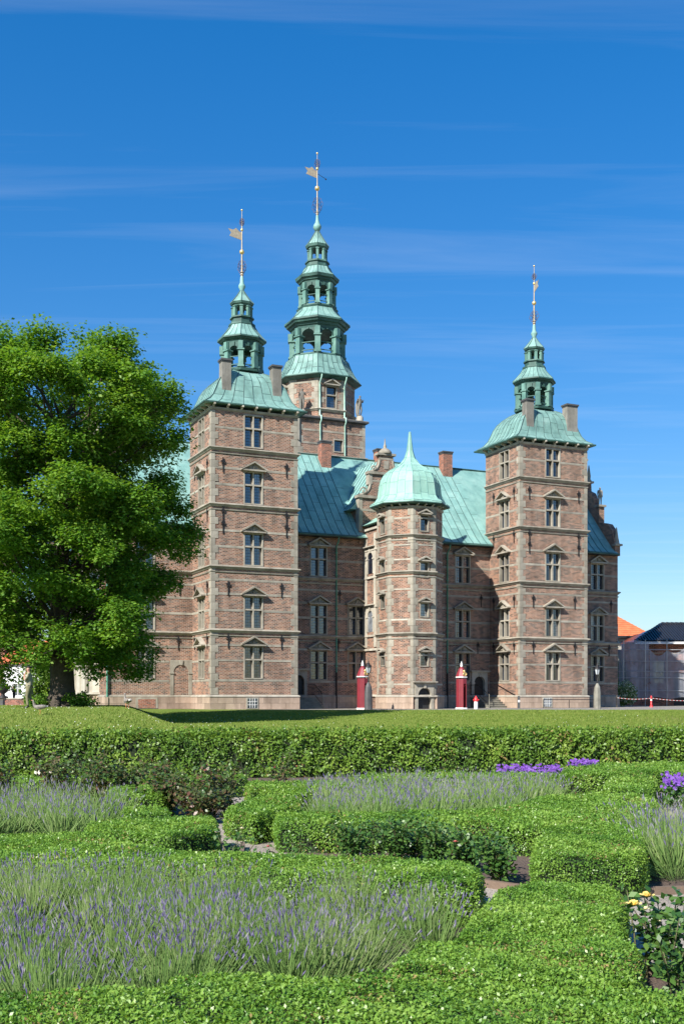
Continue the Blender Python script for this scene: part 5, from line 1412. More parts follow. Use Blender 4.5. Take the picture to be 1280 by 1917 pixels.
m_ = MB(); m_.add([(-9.5, -.5, 6.9), (4.5, -.5, 6.9), (4.5, 9.5, 6.9), (-9.5, 9.5, 6.9), (-5, 4.5, 10.4), (.2, 4.5, 10.4)], [(0, 1, 5, 4), (1, 2, 5), (2, 3, 4, 5), (3, 0, 4), (3, 2, 1, 0)]); hr = build('roof', m_, 'orange_tile', hs_)
m_ = MB()
for i in range(1, 16): t_ = i / 16; m_.bar((-9.5 + 4.5 * t_, -.5 + 5 * t_, 6.9 + 3.5 * t_ + .02), (4.5 - 4.3 * t_, -.5 + 5 * t_, 6.9 + 3.5 * t_ + .02), .04, .05)
o = build('tile_row', m_, 'orange_tile', hr); o['kind'] = 'stuff'
m_ = MB(); m_.box(-9.6, 4.6, -.6, -.45, 6.75, 6.95); build('gutter', m_, 'dark_wood', hs_)

# ------------------------------------------------------------------ left background: low wall, houses, board
t = thing('garden_wall', 'low red brick wall at the left edge behind the soldier', 'wall', (-40, 95, 0))
m_ = MB(); m_.box(0, 17.5, 0, .4, 0, .62); build('wall', m_, 'brick_red', t)
m_ = MB(); m_.box(-.05, 17.55, -.05, .45, .62, .72); build('coping', m_, 'sandstone', t)
def small_house(name, label, x, y, w, d, h, rh, wallm, roofm, wins, rz=0):
    t = thing(name, label, 'house', (x, y, 0), rz)
    m_ = MB(); wall_face(m_, (0, 0), 0, w, 0, h, [(a - .45, a + .45, z, z + 1.3) for a, z in wins], .2); wall_face(m_, (0, d), W90, d, 0, h); wall_face(m_, (w, 0), -W90, d, 0, h); build('wall', m_, wallm, t)
    for a, z in wins:
        m_ = MB(); m_.box(a - .45, a + .45, .12, .15, z, z + 1.3); w_ = build('window', m_, 'glass', t)
        m_ = MB(); m_.box(a - .45, a - .38, .06, .12, z, z + 1.3); m_.box(a + .38, a + .45, .06, .12, z, z + 1.3); m_.box(a - .03, a + .03, .06, .12, z, z + 1.3); m_.box(a - .38, a - .03, .06, .12, z + .8, z + .86); m_.box(a + .03, a + .38, .06, .12, z + .8, z + .86); m_.box(a - .38, a - .03, .06, .12, z, z + .06); m_.box(a + .03, a + .38, .06, .12, z, z + .06); build('frame', m_, 'white_paint', w_)
    m_ = MB(); m_.add([(-.3, -.4, h), (w + .3, -.4, h), (w + .3, d + .4, h), (-.3, d + .4, h), (-.3, d / 2, h + rh), (w + .3, d / 2, h + rh)], [(0, 1, 5, 4), (1, 2, 5), (2, 3, 4, 5), (3, 0, 4), (3, 2, 1, 0)]); build('roof', m_, roofm, t)
small_house('red_house', 'red brick house with white windows at the far left', -52, 118, 16.2, 9, 8.5, 3, 'brick_red', 'orange_tile', [(4 + 2.6 * i, z) for i in range(5) for z in (1.2, 3.2, 5.8)])
small_house('white_house', 'white plastered house with red roof left of the tree trunk', -35.6, 117, 7.2, 7, 4.3, 2.6, 'white_wall', 'orange_tile', [(4.3, .9), (6, .9), (1.5, .9)])
t = thing('notice_board', 'white notice board on posts left of the tree trunk', 'board', (-24.4, 92, 0))
m_ = MB(); m_.box(-.34, .34, -.03, .03, .85, 1.95); build('panel', m_, 'white_paint', t)
m_ = MB()
for s in (-1, 1): m_.box(s * .4 - .05, s * .4 + .05, -.05, .05, 0, 2.05)
m_.box(-.46, .46, -.06, .06, 2.05, 2.2); m_.box(-.35, .35, -.05, .05, .72, .85); build('frame', m_, 'granite_dark', t)
t = thing('garden_urn', 'dark bronze lidded urn on the low brick wall', 'urn', (-29.0, 95.2, .72))
m_ = MB(); m_.lathe([(.45, 0), (.45, .12), (.2, .2), (.15, .35), (.4, .55), (.5, .85), (.42, 1.05), (.52, 1.1), (.3, 1.2), (.12, 1.32), (.12, 1.4), (.04, 1.6)], 12); build('vessel', m_, 'iron', t)
m_ = MB()
for s in (-1, 1): m_.tube([(s * .45, 0, .6), (s * .75, 0, .75), (s * .7, 0, .98), (s * .42, 0, 1.0)], .05, 6)
build('handle', m_, 'iron', t)
t = thing('service_cabinet', 'grey metal cabinet before the low wall at the left edge', 'cabinet', (-27.6, 90, 0))
m_ = MB(); m_.box(-.6, .25, -.3, .3, 0, .55); build('body', m_, 'granite_dark', t); m_ = MB(); m_.box(-.63, .28, -.33, .33, .55, .6); build('lid', m_, 'granite', t)

# ------------------------------------------------------------------ foliage
def unit(a): return a / np.maximum(1e-9, np.linalg.norm(a, axis=1, keepdims=True))
def leaf_mesh(name, P, N, T, L, W, mats, shade=None, fold=0.18, mi=None):
    """One diamond leaf for each point: P base, N face normal, T pointing direction."""
    n = len(P); N = unit(N); T = unit(T - N * np.sum(T * N, 1, keepdims=True)); S = np.cross(N, T)
    L = np.broadcast_to(L, n)[:, None]; W = np.broadcast_to(W, n)[:, None]
    V = np.empty((n, 4, 3))
    V[:, 0] = P; V[:, 1] = P + T * L * .5 + S * W * .5 + N * W * fold; V[:, 2] = P + T * L; V[:, 3] = P + T * L * .5 - S * W * .5 + N * W * fold
    me = bpy.data.meshes.new(name)
    me.vertices.add(4 * n); me.vertices.foreach_set('co', V.ravel())
    me.loops.add(4 * n); me.loops.foreach_set('vertex_index', np.arange(4 * n))
    me.polygons.add(n); me.polygons.foreach_set('loop_start', np.arange(0, 4 * n, 4)); me.polygons.foreach_set('loop_total', np.full(n, 4))
    for m in mats: me.materials.append(M[m] if isinstance(m, str) else m)
    if mi is not None: me.polygons.foreach_set('material_index', np.asarray(mi, dtype=np.int32))
    me.update(calc_edges=True)
    at = me.attributes.new('leaf', 'FLOAT', 'FACE'); at.data.foreach_set('value', (shade if shade is not None else RNG.random(n)).astype(np.float32))
    return me
def rnd(n, s=1.0): return RNG.normal(0, s, (n, 3))
def inside(poly, X, Y):
    c = np.zeros(len(X), bool); n = len(poly)
    for i in range(n):
        x0, y0 = poly[i]; x1, y1 = poly[(i + 1) % n]
        if y0 == y1: continue
        k = ((y0 > Y) != (y1 > Y)) & (X < (x1 - x0) * (Y - y0) / (y1 - y0) + x0); c ^= k
    return c
def edge_dist(poly, X, Y):
    d = np.full(len(X), 1e9); n = len(poly)
    for i in range(n):
        a = np.array(poly[i]); b = np.array(poly[(i + 1) % n]); e = b - a
        t = np.clip(((X - a[0]) * e[0] + (Y - a[1]) * e[1]) / max(1e-9, e @ e), 0, 1)
        d = np.minimum(d, np.hypot(X - a[0] - t * e[0], Y - a[1] - t * e[1]))
    return d
def chaikin(p, k=1):
    for _ in range(k):
        q = []
        for i in range(len(p)):
            a, b = np.array(p[i]), np.array(p[(i + 1) % len(p)]); q += [tuple(a * .9 + b * .1), tuple(a * .1 + b * .9)]
        p = q
    return p
def area(p): return .5 * sum(p[i][0] * p[(i + 1) % len(p)][1] - p[(i + 1) % len(p)][0] * p[i][1] for i in range(len(p)))
_G = np.random.default_rng(99).random((256, 256))
def vnoise(X, Y):
    i, j = np.floor(X).astype(int), np.floor(Y).astype(int); fx, fy = X - i, Y - j; fx = fx * fx * (3 - 2 * fx); fy = fy * fy * (3 - 2 * fy)
    g = lambda a, b: _G[a % 256, b % 256]
    return (g(i, j) * (1 - fx) + g(i + 1, j) * fx) * (1 - fy) + (g(i, j + 1) * (1 - fx) + g(i + 1, j + 1) * fx) * fy
def sample(poly, n):
    xs = [p[0] for p in poly]; ys = [p[1] for p in poly]; out = np.empty((0, 2))
    while len(out) < n:
        q = np.stack([RNG.uniform(min(xs), max(xs), n * 2), RNG.uniform(min(ys), max(ys), n * 2)], 1); out = np.concatenate([out, q[inside(poly, q[:, 0], q[:, 1])]])
    return out[:n]
def inset(p, d):
    q = []
    n = len(p)
    for i in range(n):
        a, b, c = (np.array(p[k % n]) for k in (i - 1, i, i + 1))
        def nr(u, v): e = (v - u) / max(1e-9, np.linalg.norm(v - u)); return np.array([-e[1], e[0]])
        m = nr(a, b) + nr(b, c); m = m / max(.4, np.linalg.norm(m)); q.append(tuple(b + m * d))
    return q

M['box_leaf'] = leaf_mat('box_leaf', [(0.05, 0.145, 0.02), (0.12, 0.255, 0.032), (0.20, 0.345, 0.05), (0.285, 0.42, 0.085)], .34, .38, 1.6, .45)
M['dry_leaf'] = leaf_mat('dry_leaf', [(0.20, 0.13, 0.05), (0.30, 0.24, 0.09)], .2, .6, 2, .2)
M['hornbeam_leaf'] = leaf_mat('hornbeam_leaf', [(0.04, 0.10, 0.018), (0.095, 0.19, 0.026), (0.16, 0.27, 0.035), (0.25, 0.35, 0.06)], .3, .4, 1.1)
M['tree_leaf'] = leaf_mat('tree_leaf', [(0.05, 0.145, 0.02), (0.105, 0.24, 0.03), (0.175, 0.325, 0.042), (0.26, 0.39, 0.065)], .48, .45, .5, .3)
M['rose_leaf'] = leaf_mat('rose_leaf', [(0.03, 0.085, 0.018), (0.065, 0.145, 0.03), (0.12, 0.21, 0.045)], .25, .35, 2)
M['rose_red_leaf'] = leaf_mat('rose_red_leaf', [(0.04, 0.095, 0.025), (0.065, 0.125, 0.03), (0.10, 0.09, 0.035), (0.15, 0.065, 0.045)], .25, .35, 2)
M['geranium_leaf'] = leaf_mat('geranium_leaf', [(0.04, 0.11, 0.02), (0.09, 0.18, 0.03)], .3, .5, 2)
M['lav_stem'] = leaf_mat('lav_stem', [(0.085, 0.165, 0.04), (0.15, 0.245, 0.065), (0.26, 0.31, 0.14)], .2, .7, 1.2, .2)
M['lav_flower'] = leaf_mat('lav_flower', [(0.10, 0.07, 0.22), (0.155, 0.125, 0.28), (0.24, 0.22, 0.31), (0.33, 0.325, 0.29)], .2, .8, 1.2, .1)
M['violet'] = leaf_mat('violet', [(0.13, 0.05, 0.30), (0.20, 0.08, 0.42), (0.27, 0.14, 0.50)], .3, .7, 2, .1)
M['petal_yellow'] = simple('petal_yellow', (0.80, 0.62, 0.20), .6, 0, 8, .12)
M['petal_pink'] = simple('petal_pink', (0.55, 0.18, 0.16), .6, 0, 8, .12)
M['petal_cream'] = simple('petal_cream', (0.74, 0.68, 0.46), .6, 0, 8, .12)
M['twig_shade_core'] = simple('twig_shade_core', (0.014, 0.024, 0.008), .95, 0, 14, .5)  # solid hedge core, its near-black green painted as shadow among the leaves
M['bark'] = simple('bark', (0.065, 0.052, 0.04), .95, 0, 5, .4, .8)
M['rose_stem'] = simple('rose_stem', (0.09, 0.085, 0.035), .7, 0, 9, .3)
M['edging'] = simple('edging', (0.15, 0.105, 0.075), .85, 0, 5, .3, .2)

def hedge(name, label, poly, h, leaf, dens, mat='box_leaf', group=None, z0=GZ, wild=.62, shoots=0, rnd_corner=1, cat='hedge', lump=.011, side=.7):
    if area(poly) < 0: poly = poly[::-1]
    poly = chaikin(poly, rnd_corner)
    t = thing(name, label, cat, (0, 0, z0), 0, group)
    core = MB(); core.prism(inset(poly, leaf * 2.4), 0, h - leaf * 2.2); build('twig_shade_core', core, 'twig_shade_core', t)
    # top
    A = abs(area(poly)); n = int(A * dens); q = sample(poly, n); X, Y = q[:, 0], q[:, 1]
    d = edge_dist(poly, X, Y); rr = .06
    lumps = lump * (np.sin(X * 5.1 + 1.3 * Y) + np.sin(Y * 6.3 - 2.2 * X + .7) + .7 * np.sin(X * 13 + Y * 11))
    Z = h + lumps - .09 * np.clip(1 - d / rr, 0, 1) ** 2 + RNG.normal(0, leaf * .45, n) - np.abs(RNG.normal(0, leaf * .5, n))
    P1 = np.stack([X, Y, Z], 1); N1 = np.tile([0, 0, 1.0], (n, 1)) + rnd(n, wild); T1 = rnd(n, 1.0) + np.array([0, 0, .95])
    Ps, Ns, Ts = [P1], [N1], [T1]
    # sides
    m = len(poly)
    for i in range(m):
        a, b = np.array(poly[i]), np.array(poly[(i + 1) % m]); e = b - a; Ln = np.linalg.norm(e)
        k = int(Ln * h * dens * side)
        if k < 2: continue
        nn = np.array([e[1], -e[0]]) / Ln
        s = RNG.random(k); z = RNG.random(k) ** .9 * h
        bul = lump * (np.sin(s * Ln * 6 + z * 7) + np.sin(s * Ln * 13 - z * 9)) - .05 * np.clip((z - h + .1) / .1, 0, 1) ** 2 - .03 * np.clip(1 - z / .12, 0, 1)
        off = bul + RNG.normal(0, leaf * .5, k) - np.abs(RNG.normal(0, leaf * .4, k))
        XY = a + e * s[:, None] + nn * off[:, None]
        Ps.append(np.column_stack([XY, z])); Ns.append(np.column_stack([np.tile(nn, (k, 1)), np.full(k, .35)]) + rnd(k, wild)); Ts.append(rnd(k, .8) + np.array([nn[0] * .4, nn[1] * .4, .35]))
    if shoots:
        k = int(A * shoots); q = sample(poly, k); hh = RNG.random(k) ** 2 * .16
        for f in (1.0, .72, .45, .2):
            Ps.append(np.column_stack([q + RNG.normal(0, .012, (k, 2)), h + hh * f])); Ns.append(rnd(k, 1) + np.array([0, 0, .6])); Ts.append(rnd(k, 1) + np.array([0, 0, .6]))
    P = np.concatenate(Ps); N = np.concatenate(Ns); T = np.concatenate(Ts); n = len(P)
    # pits between the shoots, patches of younger and older growth, a few dry leaves
    ax, ay = P[:, 0] + P[:, 2] * .6, P[:, 1] + P[:, 2] * .8; sc = 1 / (leaf * 3.6)
    pit = vnoise(ax * sc, ay * sc); keep = (pit > .2) | (RNG.random(n) < .25); P, N, T, pit, ax, ay = P[keep], N[keep], T[keep], pit[keep], ax[keep], ay[keep]; n = len(P)
    patch = vnoise(ax * 2.3 + 40, ay * 2.3) * .6 + vnoise(ax * 9, ay * 9 + 20) * .4
    L = leaf * RNG.uniform(.55, 1.3, n) * (.8 + .5 * patch)
    sh = np.clip(RNG.beta(2.2, 2.2, n) * .55 + patch * .5 + (pit - .5) * .35, 0, 1)
    dry = (vnoise(ax * 3.1 + 9, ay * 3.1 + 70) > .72) & (RNG.random(n) < .10)
    o = link('leaves', leaf_mesh('leaves', P, N, T, L, L * RNG.uniform(.46, .7, n), [mat, 'dry_leaf'], sh, .18, dry.astype(int)), t); o['kind'] = 'stuff'
    return t

HB = .34
HG = 'clipped box hedges of the knot garden'
hedge('box_hedge', 'wide clipped box hedge along the bottom edge of the photo, nearest of all', [(-5.5, 4.9), (-1.54, 4.99), (-.81, 4.97), (-.82, 5.22), (-.56, 5.32), (0, 5.16), (.16, 5.24), (1.32, 4.97), (1.6, 4.86), (2.6, 4.75), (5.0, 4.7), (5.0, 3.5), (-5.5, 3.5)], HB, .019, 21000, group=HG)
hedge('box_hedge', 'broad clipped box hedge running from the bottom hedge up towards the box block', [(.19, 5.3), (.37, 5.93), (.58, 6.0), (.82, 6.85), (1.04, 7.5), (1.39, 7.97), (1.93, 7.6), (1.52, 5.92), (1.56, 5.75), (1.33, 5.02)], HB, .018, 24000, group=HG)
hedge('box_hedge', 'separate square clipped box block right of the middle rose bed', [(1.98, 10.95), (2.6, 11.35), (2.96, 10.9), (2.46, 9.0), (1.5, 8.72), (1.7, 9.87)], .37, .02, 15000, group=HG)
hedge('box_hedge', 'long clipped box row behind the middle rose bed turning up to the right', [(-.75, 12.56), (0, 12.62), (.97, 12.62), (1.91, 13.1), (2.54, 14.5), (3.46, 15.2), (4.08, 14.4), (3.61, 12.61), (3.03, 11.6), (2.0, 11.35), (.9, 11.72), (0, 11.6), (-.71, 11.72)], HB, .026, 9000, group=HG)
hedge('box_hedge', 'short clipped box piece left of the gravel gap in the middle of the garden', [(-1.39, 13.0), (-1.19, 14.4), (-.58, 14.9), (-.47, 12.95), (-.73, 12.7), (-.99, 12.3)], HB, .026, 9000, group=HG)
hedge('box_hedge', 'short raised clipped box piece with dark shaded front, left middle', [(-2.63, 11.3), (-2.55, 11.8), (-2.0, 12.15), (-1.42, 12.2), (-1.29, 11.7), (-1.26, 10.95), (-1.66, 10.35), (-2.35, 10.85)], HB, .026, 9500, group=HG)
hedge('box_hedge', 'long clipped box hedge directly behind the nearest lavender', [(-8, 10.8), (-4.6, 10.6), (-3.27, 10.6), (-2.55, 10.75), (-1.42, 9.5), (-.18, 9.18), (.94, 8.9), (1.08, 8.45), (.95, 7.85), (-.16, 8.08), (-1.38, 8.46), (-2.72, 8.87), (-4.2, 8.9), (-8, 9.1)], HB, .021, 15000, group=HG)
hedge('box_hedge', 'thin strip of clipped box among dark roses at far left', [(-3.47, 16.5), (-2.75, 16.7), (-2.31, 15.5), (-2.42, 14.9), (-3.1, 15.0)], .32, .03, 6000, group=HG)
hedge('box_hedge', 'far strip of clipped box in front of the tall hedge, left of centre', [(-1.5, 17.2), (.08, 17.0), (.11, 15.9), (-.58, 15.2), (-1.19, 15.35)], HB, .03, 6000, group=HG)
hedge('box_hedge', 'far strip of clipped box under the violet flowers, right of centre', [(0.1, 18.2), (1.46, 18.92), (3.76, 19.05), (3.55, 18.2), (1.29, 17.9), (.1, 17.4)], HB, .03, 6000, group=HG)
hedge('box_hedge', 'far clipped box piece at the foot of the tall hedge, right side', [(3.9, 20.1), (5.2, 21.3), (6.4, 21.6), (10.5, 21.9), (10.5, 19.8), (5.7, 19.2), (4.48, 18.4), (3.74, 18.5)], .36, .032, 5500, group=HG)
hedge('box_hedge', 'small clipped box square beside the violet flowers on the right', [(4.22, 17.7), (5.05, 17.95), (4.64, 16.4), (4.23, 15.4), (3.65, 15.55)], .36, .03, 6000, group=HG)
hedge('box_hedge', 'narrow clipped box strip behind the left lavender clump', [(-2.62, 13.2), (-2.05, 13.2), (-1.92, 12.5), (-2.38, 12.3)], HB, .028, 7500, group=HG)
hedge('hornbeam_hedge', 'tall leafy hornbeam hedge across the garden below the lawn', [(-14, 20.9), (14, 24.3), (14, 25.4), (-14, 22.0)], 0.87, .066, 1500, 'hornbeam_leaf', side=.95, shoots=200, wild=.6, rnd_corner=0, lump=.03)

hedge('box_hedge', 'low clipped box strip at the far left foot of the tall hedge', [(-8, 18.2), (-4.9, 18.4), (-2.4, 18.6), (-1.6, 18.8), (-1.6, 18.2), (-2.5, 17.95), (-5, 17.75), (-8, 17.5)], .32, .032, 5500, group=HG)
# ---- lavender
def lavender(name, label, poly, spacing, stalks, hgt, spike=.065, wid=.0045, fol=1.0, seed=3, bl=.7):
    r = np.random.default_rng(seed)
    xs = [p[0] for p in poly]; ys = [p[1] for p in poly]; C = []
    y = min(ys)
    while y < max(ys):
        x = min(xs)
        while x < max(xs): C.append((x + r.normal(0, spacing * .28), y + r.normal(0, spacing * .2))); x += spacing
        y += spacing * 1.1
    C = np.array(C); C = C[inside(poly, C[:, 0], C[:, 1])]
    P, N, T, L, W, MI, SH = [], [], [], [], [], [], []
    for cx_, cy_ in C:
        n = int(stalks * r.uniform(.7, 1.25)); hh = hgt * r.uniform(.86, 1.12); bloom = r.uniform(.3, 1.0) * bl; sh0 = r.uniform(.25, .75)
        b = r.normal(0, spacing * .16, (n, 2)); lean = b / spacing * 2.3 + r.normal(0, .12, (n, 2)) + r.normal(0, .08, 2)
        d = unit(np.column_stack([lean, np.ones(n)])); Ls = hh * r.uniform(.72, 1.08, n)
        base = np.column_stack([cx_ + b[:, 0], cy_ + b[:, 1], np.zeros(n)])
        side = unit(np.column_stack([r.normal(0, .5, n), -np.ones(n), np.zeros(n)]))
        P.append(base); N.append(side); T.append(d); L.append(Ls); W.append(np.full(n, wid)); MI.append(np.zeros(n, int)); SH.append(np.clip(sh0 + r.normal(0, .2, n), 0, 1))
        k = r.random(n) < bloom; m = k.sum(); sp = spike * r.uniform(.4, 1.0, m)
        tip = base[k] + d[k] * (Ls[k] - sp * .7)[:, None]
        for s in (side[k], np.cross(side[k], d[k])):
            P.append(tip); N.append(s); T.append(d[k]); L.append(sp); W.append(np.full(m, spike * .12)); MI.append(np.ones(m, int)); SH.append(np.clip(sh0 + r.normal(0, .28, m), 0, 1))
        f = int(n * fol); b = r.normal(0, spacing * .22, (f, 2)); d = unit(np.column_stack([b / spacing * 2 + r.normal(0, .35, (f, 2)), np.full(f, .9)]))
        P.append(np.column_stack([cx_ + b[:, 0] * .7, cy_ + b[:, 1] * .7, r.uniform(0, .1, f)])); N.append(rnd(f, .6) + np.array([0, -1, 0])); T.append(d)
        L.append(hh * r.uniform(.3, .66, f)); W.append(np.full(f, wid * 1.8)); MI.append(np.zeros(f, int)); SH.append(np.clip(r.normal(.35, .2, f), 0, 1))
    P, N, T = (np.concatenate(a) for a in (P, N, T)); L, W, MI, SH = (np.concatenate(a) for a in (L, W, MI, SH))
    o = link(name, leaf_mesh(name, P, N, T, L, W, ['lav_stem', 'lav_flower'], SH, .0, MI), None, (0, 0, GZ))
    return tag(o, label, 'lavender', 'lavender plantings', 'stuff')
lavender('lavender_bed', 'wide front row of lavender in bud just behind the bottom box hedge', [(-6.5, 6.75), (-1.5, 6.7), (.35, 6.95), (.78, 7.5), (.66, 6.75), (.3, 6.1), (.1, 5.5), (-.75, 5.45), (-.95, 5.2), (-2.9, 5.15), (-6.5, 5.2)], .37, 165, .5, .06, .004, 1.3, 3, .9)
lavender('lavender_bed', 'greener back row of lavender against the long box hedge', [(-7, 9.0), (-4.1, 8.75), (-2.7, 8.75), (-1.4, 8.35), (-.16, 7.95), (.7, 7.75), (.3, 7.35), (-1.5, 7.2), (-3.8, 7.3), (-7, 7.3)], .36, 160, .48, .055, .0042, 1.7, 4, .45)
lavender('lavender_bed', 'lavender drift in the middle distance right of centre', [(-.6, 17.3), (.1, 17.3), (1.2, 17.7), (3.6, 18.0), (3.5, 16.9), (2.6, 15.2), (1.7, 13.9), (.9, 13.1), (-.3, 13.1)], .42, 60, .5, .09, .009, 1.0, 5)
lavender('lavender_bed', 'lavender clump at the left edge behind the box hedges', [(-6.0, 15.3), (-2.95, 15.0), (-2.7, 13.3), (-2.75, 12.3), (-5.2, 11.6)], .4, 65, .52, .085, .008, 1.0, 7)
lavender('lavender_bed', 'lavender clump at the right edge beside the box block', [(3.05, 11.6), (3.9, 12.3), (7.5, 12.6), (7.5, 10.5), (4.1, 10.1), (2.78, 9.85)], .34, 85, .58, .08, .006, 1.2, 9)

# ---- roses
def rose(label, x, y, h, r, nleaf, mats, size, flowers=(), seed=1, stems=9, cat='rose bush', group='rose bushes in the beds'):
    g = np.random.default_rng(seed); t = thing('rose_bush', label, cat, (x, y, GZ), 0, group)
    m_ = MB(); P, T = [], []; tips = []
    for s in range(stems):
        a = g.uniform(0, 6.28); q = g.uniform(.25, 1.0) * r; hh = h * g.uniform(.6, 1.05)
        p0 = np.array([g.normal(0, .03), g.normal(0, .03), 0]); p1 = p0 + np.array([math.cos(a) * q * .4, math.sin(a) * q * .4, hh * .55]); p2 = p0 + np.array([math.cos(a) * q, math.sin(a) * q, hh])
        pts = [p0, p0 * .4 + p1 * .6, p1, p1 * .5 + p2 * .5, p2]; m_.tube([tuple(p) for p in pts], [.006, .0055, .005, .004, .0025], 5); tips.append(p2)
        k = nleaf // stems
        f = g.uniform(.18, 1.0, k); base = np.where(f[:, None] < .5, p0 + (p1 - p0) * (f[:, None] * 2), p1 + (p2 - p1) * (f[:, None] * 2 - 1))
        P.append(base + g.normal(0, r * .14, (k, 3))); T.append(g.normal(0, 1, (k, 3)) + np.array([math.cos(a) * .5, math.sin(a) * .5, -.1]))
    build('canes', m_, 'rose_stem', t)
    P = np.concatenate(P); T = np.concatenate(T); n = len(P); P[:, 2] = np.maximum(.02, P[:, 2])
    L = size * g.uniform(.6, 1.2, n)
    o = link('leaves', leaf_mesh('leaves', P, g.normal(0, .6, (n, 3)) + np.array([0, -.2, 1]), T, L, L * .62, mats, g.beta(2, 2, n), .12), t); o['kind'] = 'stuff'
    for i, fm in enumerate(flowers):
        p = tips[i % len(tips)] + np.array([0, -.01, .015]); m_ = MB(); R_ = size * (.75 if fm == 'petal_yellow' else .5)
        for ring, (k, rr, tilt) in enumerate(((5, 1.0, .55), (5, .7, .95), (3, .4, 1.25))):
            for q in range(k):
                a = 2 * math.pi * (q + ring * .5) / k; d = Vector((math.cos(a), math.sin(a), 0)); sdv = Vector((-d.y, d.x, 0)); up = Vector((0, 0, 1))
                c0 = Vector(p); o1 = c0 + d * R_ * rr * .55 * math.cos(tilt) + up * R_ * .55 * math.sin(tilt); o2 = c0 + d * R_ * rr * math.cos(tilt) + up * R_ * .8 * math.sin(tilt)
                m_.add([c0, o1 - sdv * R_ * .42, o2 - sdv * R_ * .25, o2 + sdv * R_ * .25, o1 + sdv * R_ * .42], [(0, 1, 2, 3, 4)], 0, True)
        build('bloom', m_, fm, t)
    return t
k = 40
mid_roses = [(.12, 11.1, 'leftmost green rose bush in the middle bed'), (.52, 10.9, 'second green rose bush from the left in the middle bed'), (.9, 10.75, 'dense green rose bush at the centre of the middle bed'), (1.18, 10.35, 'green rose bush with a pink bloom in the middle bed'), (1.38, 9.75, 'large-leaved green rose bush nearest the box block'), (.72, 11.2, 'green rose bush at the back of the middle bed')]
for i, (x, y, lab) in enumerate(mid_roses): rose(lab, x, y, .46, .3, 800, ['rose_leaf'], .055, ['petal_pink'] if i == 3 else (), 20 + i, 10)
red_roses = [(-4.4, 17.3, 'reddish rose bush furthest left against the tall hedge', .75), (-3.75, 17.0, 'reddish rose bush second from left against the tall hedge', .8), (-2.45, 15.3, 'dark red-leaved rose bush left of the gravel gap', .58), (-2.0, 15.0, 'dark red-leaved rose bush in the middle of its group', .66), (-1.6, 15.2, 'dark red-leaved rose bush right of its group', .72), (-1.75, 14.4, 'dark low rose bush in front of the red-leaved group', .5)]
red_roses += [(-5.1, 16.6, 'reddish rose bush at the left edge behind the lavender', .7), (-3.3, 17.3, 'reddish rose bush third from left against the tall hedge', .7), (-2.9, 18.1, 'low reddish rose bush between the two red-leaved groups', .6)]
for i, (x, y, lab, h) in enumerate(red_roses): rose(lab, x, y, h, .42, 900, ['rose_red_leaf'], .07, (), 40 + i, 11)
rose('pink-blooming rose bush in front of the tall hedge near the centre', -1.05, 18.6, .7, .3, 320, ['rose_red_leaf'], .06, ['petal_pink', 'petal_pink', 'petal_cream'], 60, 9)
rose('sparse rose bush with cream buds beside the gravel gap', -1.0, 10.35, .38, .26, 200, ['rose_leaf'], .055, ['petal_cream', 'petal_cream'], 61, 8)
rose('sparse low rose bush with one pink bud at the edge of the gravel', -.45, 10.0, .32, .3, 170, ['rose_leaf'], .05, ['petal_pink'], 62, 8)
rose('near rose bush with a yellow bloom at the right edge', 1.9, 6.45, .62, .24, 380, ['rose_leaf'], .07, ['petal_yellow', 'petal_yellow'], 63, 7)
rose('nearest small rose shoot with cream buds at the lower right', 1.74, 6.5, .5, .13, 90, ['rose_leaf'], .055, ['petal_cream', 'petal_cream'], 64, 4)
rose('low rose bush at the lower right corner beside the bottom hedge', 1.82, 6.05, .42, .2, 260, ['rose_leaf'], .06, (), 65, 6)

# ---- violet flowers
def violets(label, poly, h, n):
    q = sample(poly, n); z = h * RNG.uniform(.1, .75, n)
    q2 = sample(poly, int(n * .35)); k = len(q2); z2 = h * RNG.uniform(.72, 1.05, k)
    P = np.concatenate([np.column_stack([q, z]), np.column_stack([q2, z2])]); N = np.concatenate([rnd(n, .5) + [0, -.2, 1], rnd(k, .4) + [0, -.8, .8]]); T = rnd(n + k)
    L = np.concatenate([np.full(n, .07), np.full(k, .055)])
    o = link('geraniums', leaf_mesh('geraniums', P, N, T, L, L * .9, ['geranium_leaf', 'violet'], None, .1, np.concatenate([np.zeros(n, int), np.ones(k, int)])), None, (0, 0, GZ))
    tag(o, label, 'flowers', 'violet flowers among the hedges', 'stuff')
violets('long strip of violet flowers in front of the tall hedge', [(2.7, 19.4), (3.9, 19.5), (3.95, 20.2), (2.8, 20.1)], .4, 900)
violets('short strip of violet flowers at the foot of the tall hedge, further right', [(4.4, 20.9), (4.95, 21.2), (4.9, 21.6), (4.3, 21.3)], .42, 450)
violets('violet flowers overhanging the box hedge at the right edge', [(4.6, 15.9), (7.6, 16.4), (7.6, 17.9), (4.95, 17.3)], .45, 3400)

# ---- bed edgings along the gravel
for i, pts in enumerate((((.72, 6.2), (.96, 7.5), (.99, 8.9)), ((.6, 10.15), (1.1, 9.75), (1.56, 9.32)), ((1.62, 6.58), (2.4, 6.62), (3.4, 6.7)), ((2.36, 9.22), (3.2, 9.35), (4.6, 9.6)), ((-1.28, 10.28), (-.98, 10.7), (-1.08, 12.1)), ((-.46, 11.25), (.1, 10.7), (.58, 10.2)))):
    m_ = MB()
    for a, b in zip(pts, pts[1:]): m_.bar((*a, GZ + .03), (*b, GZ + .03), .05, .07)
    o = struct(build('bed_edging', m_, 'edging'))

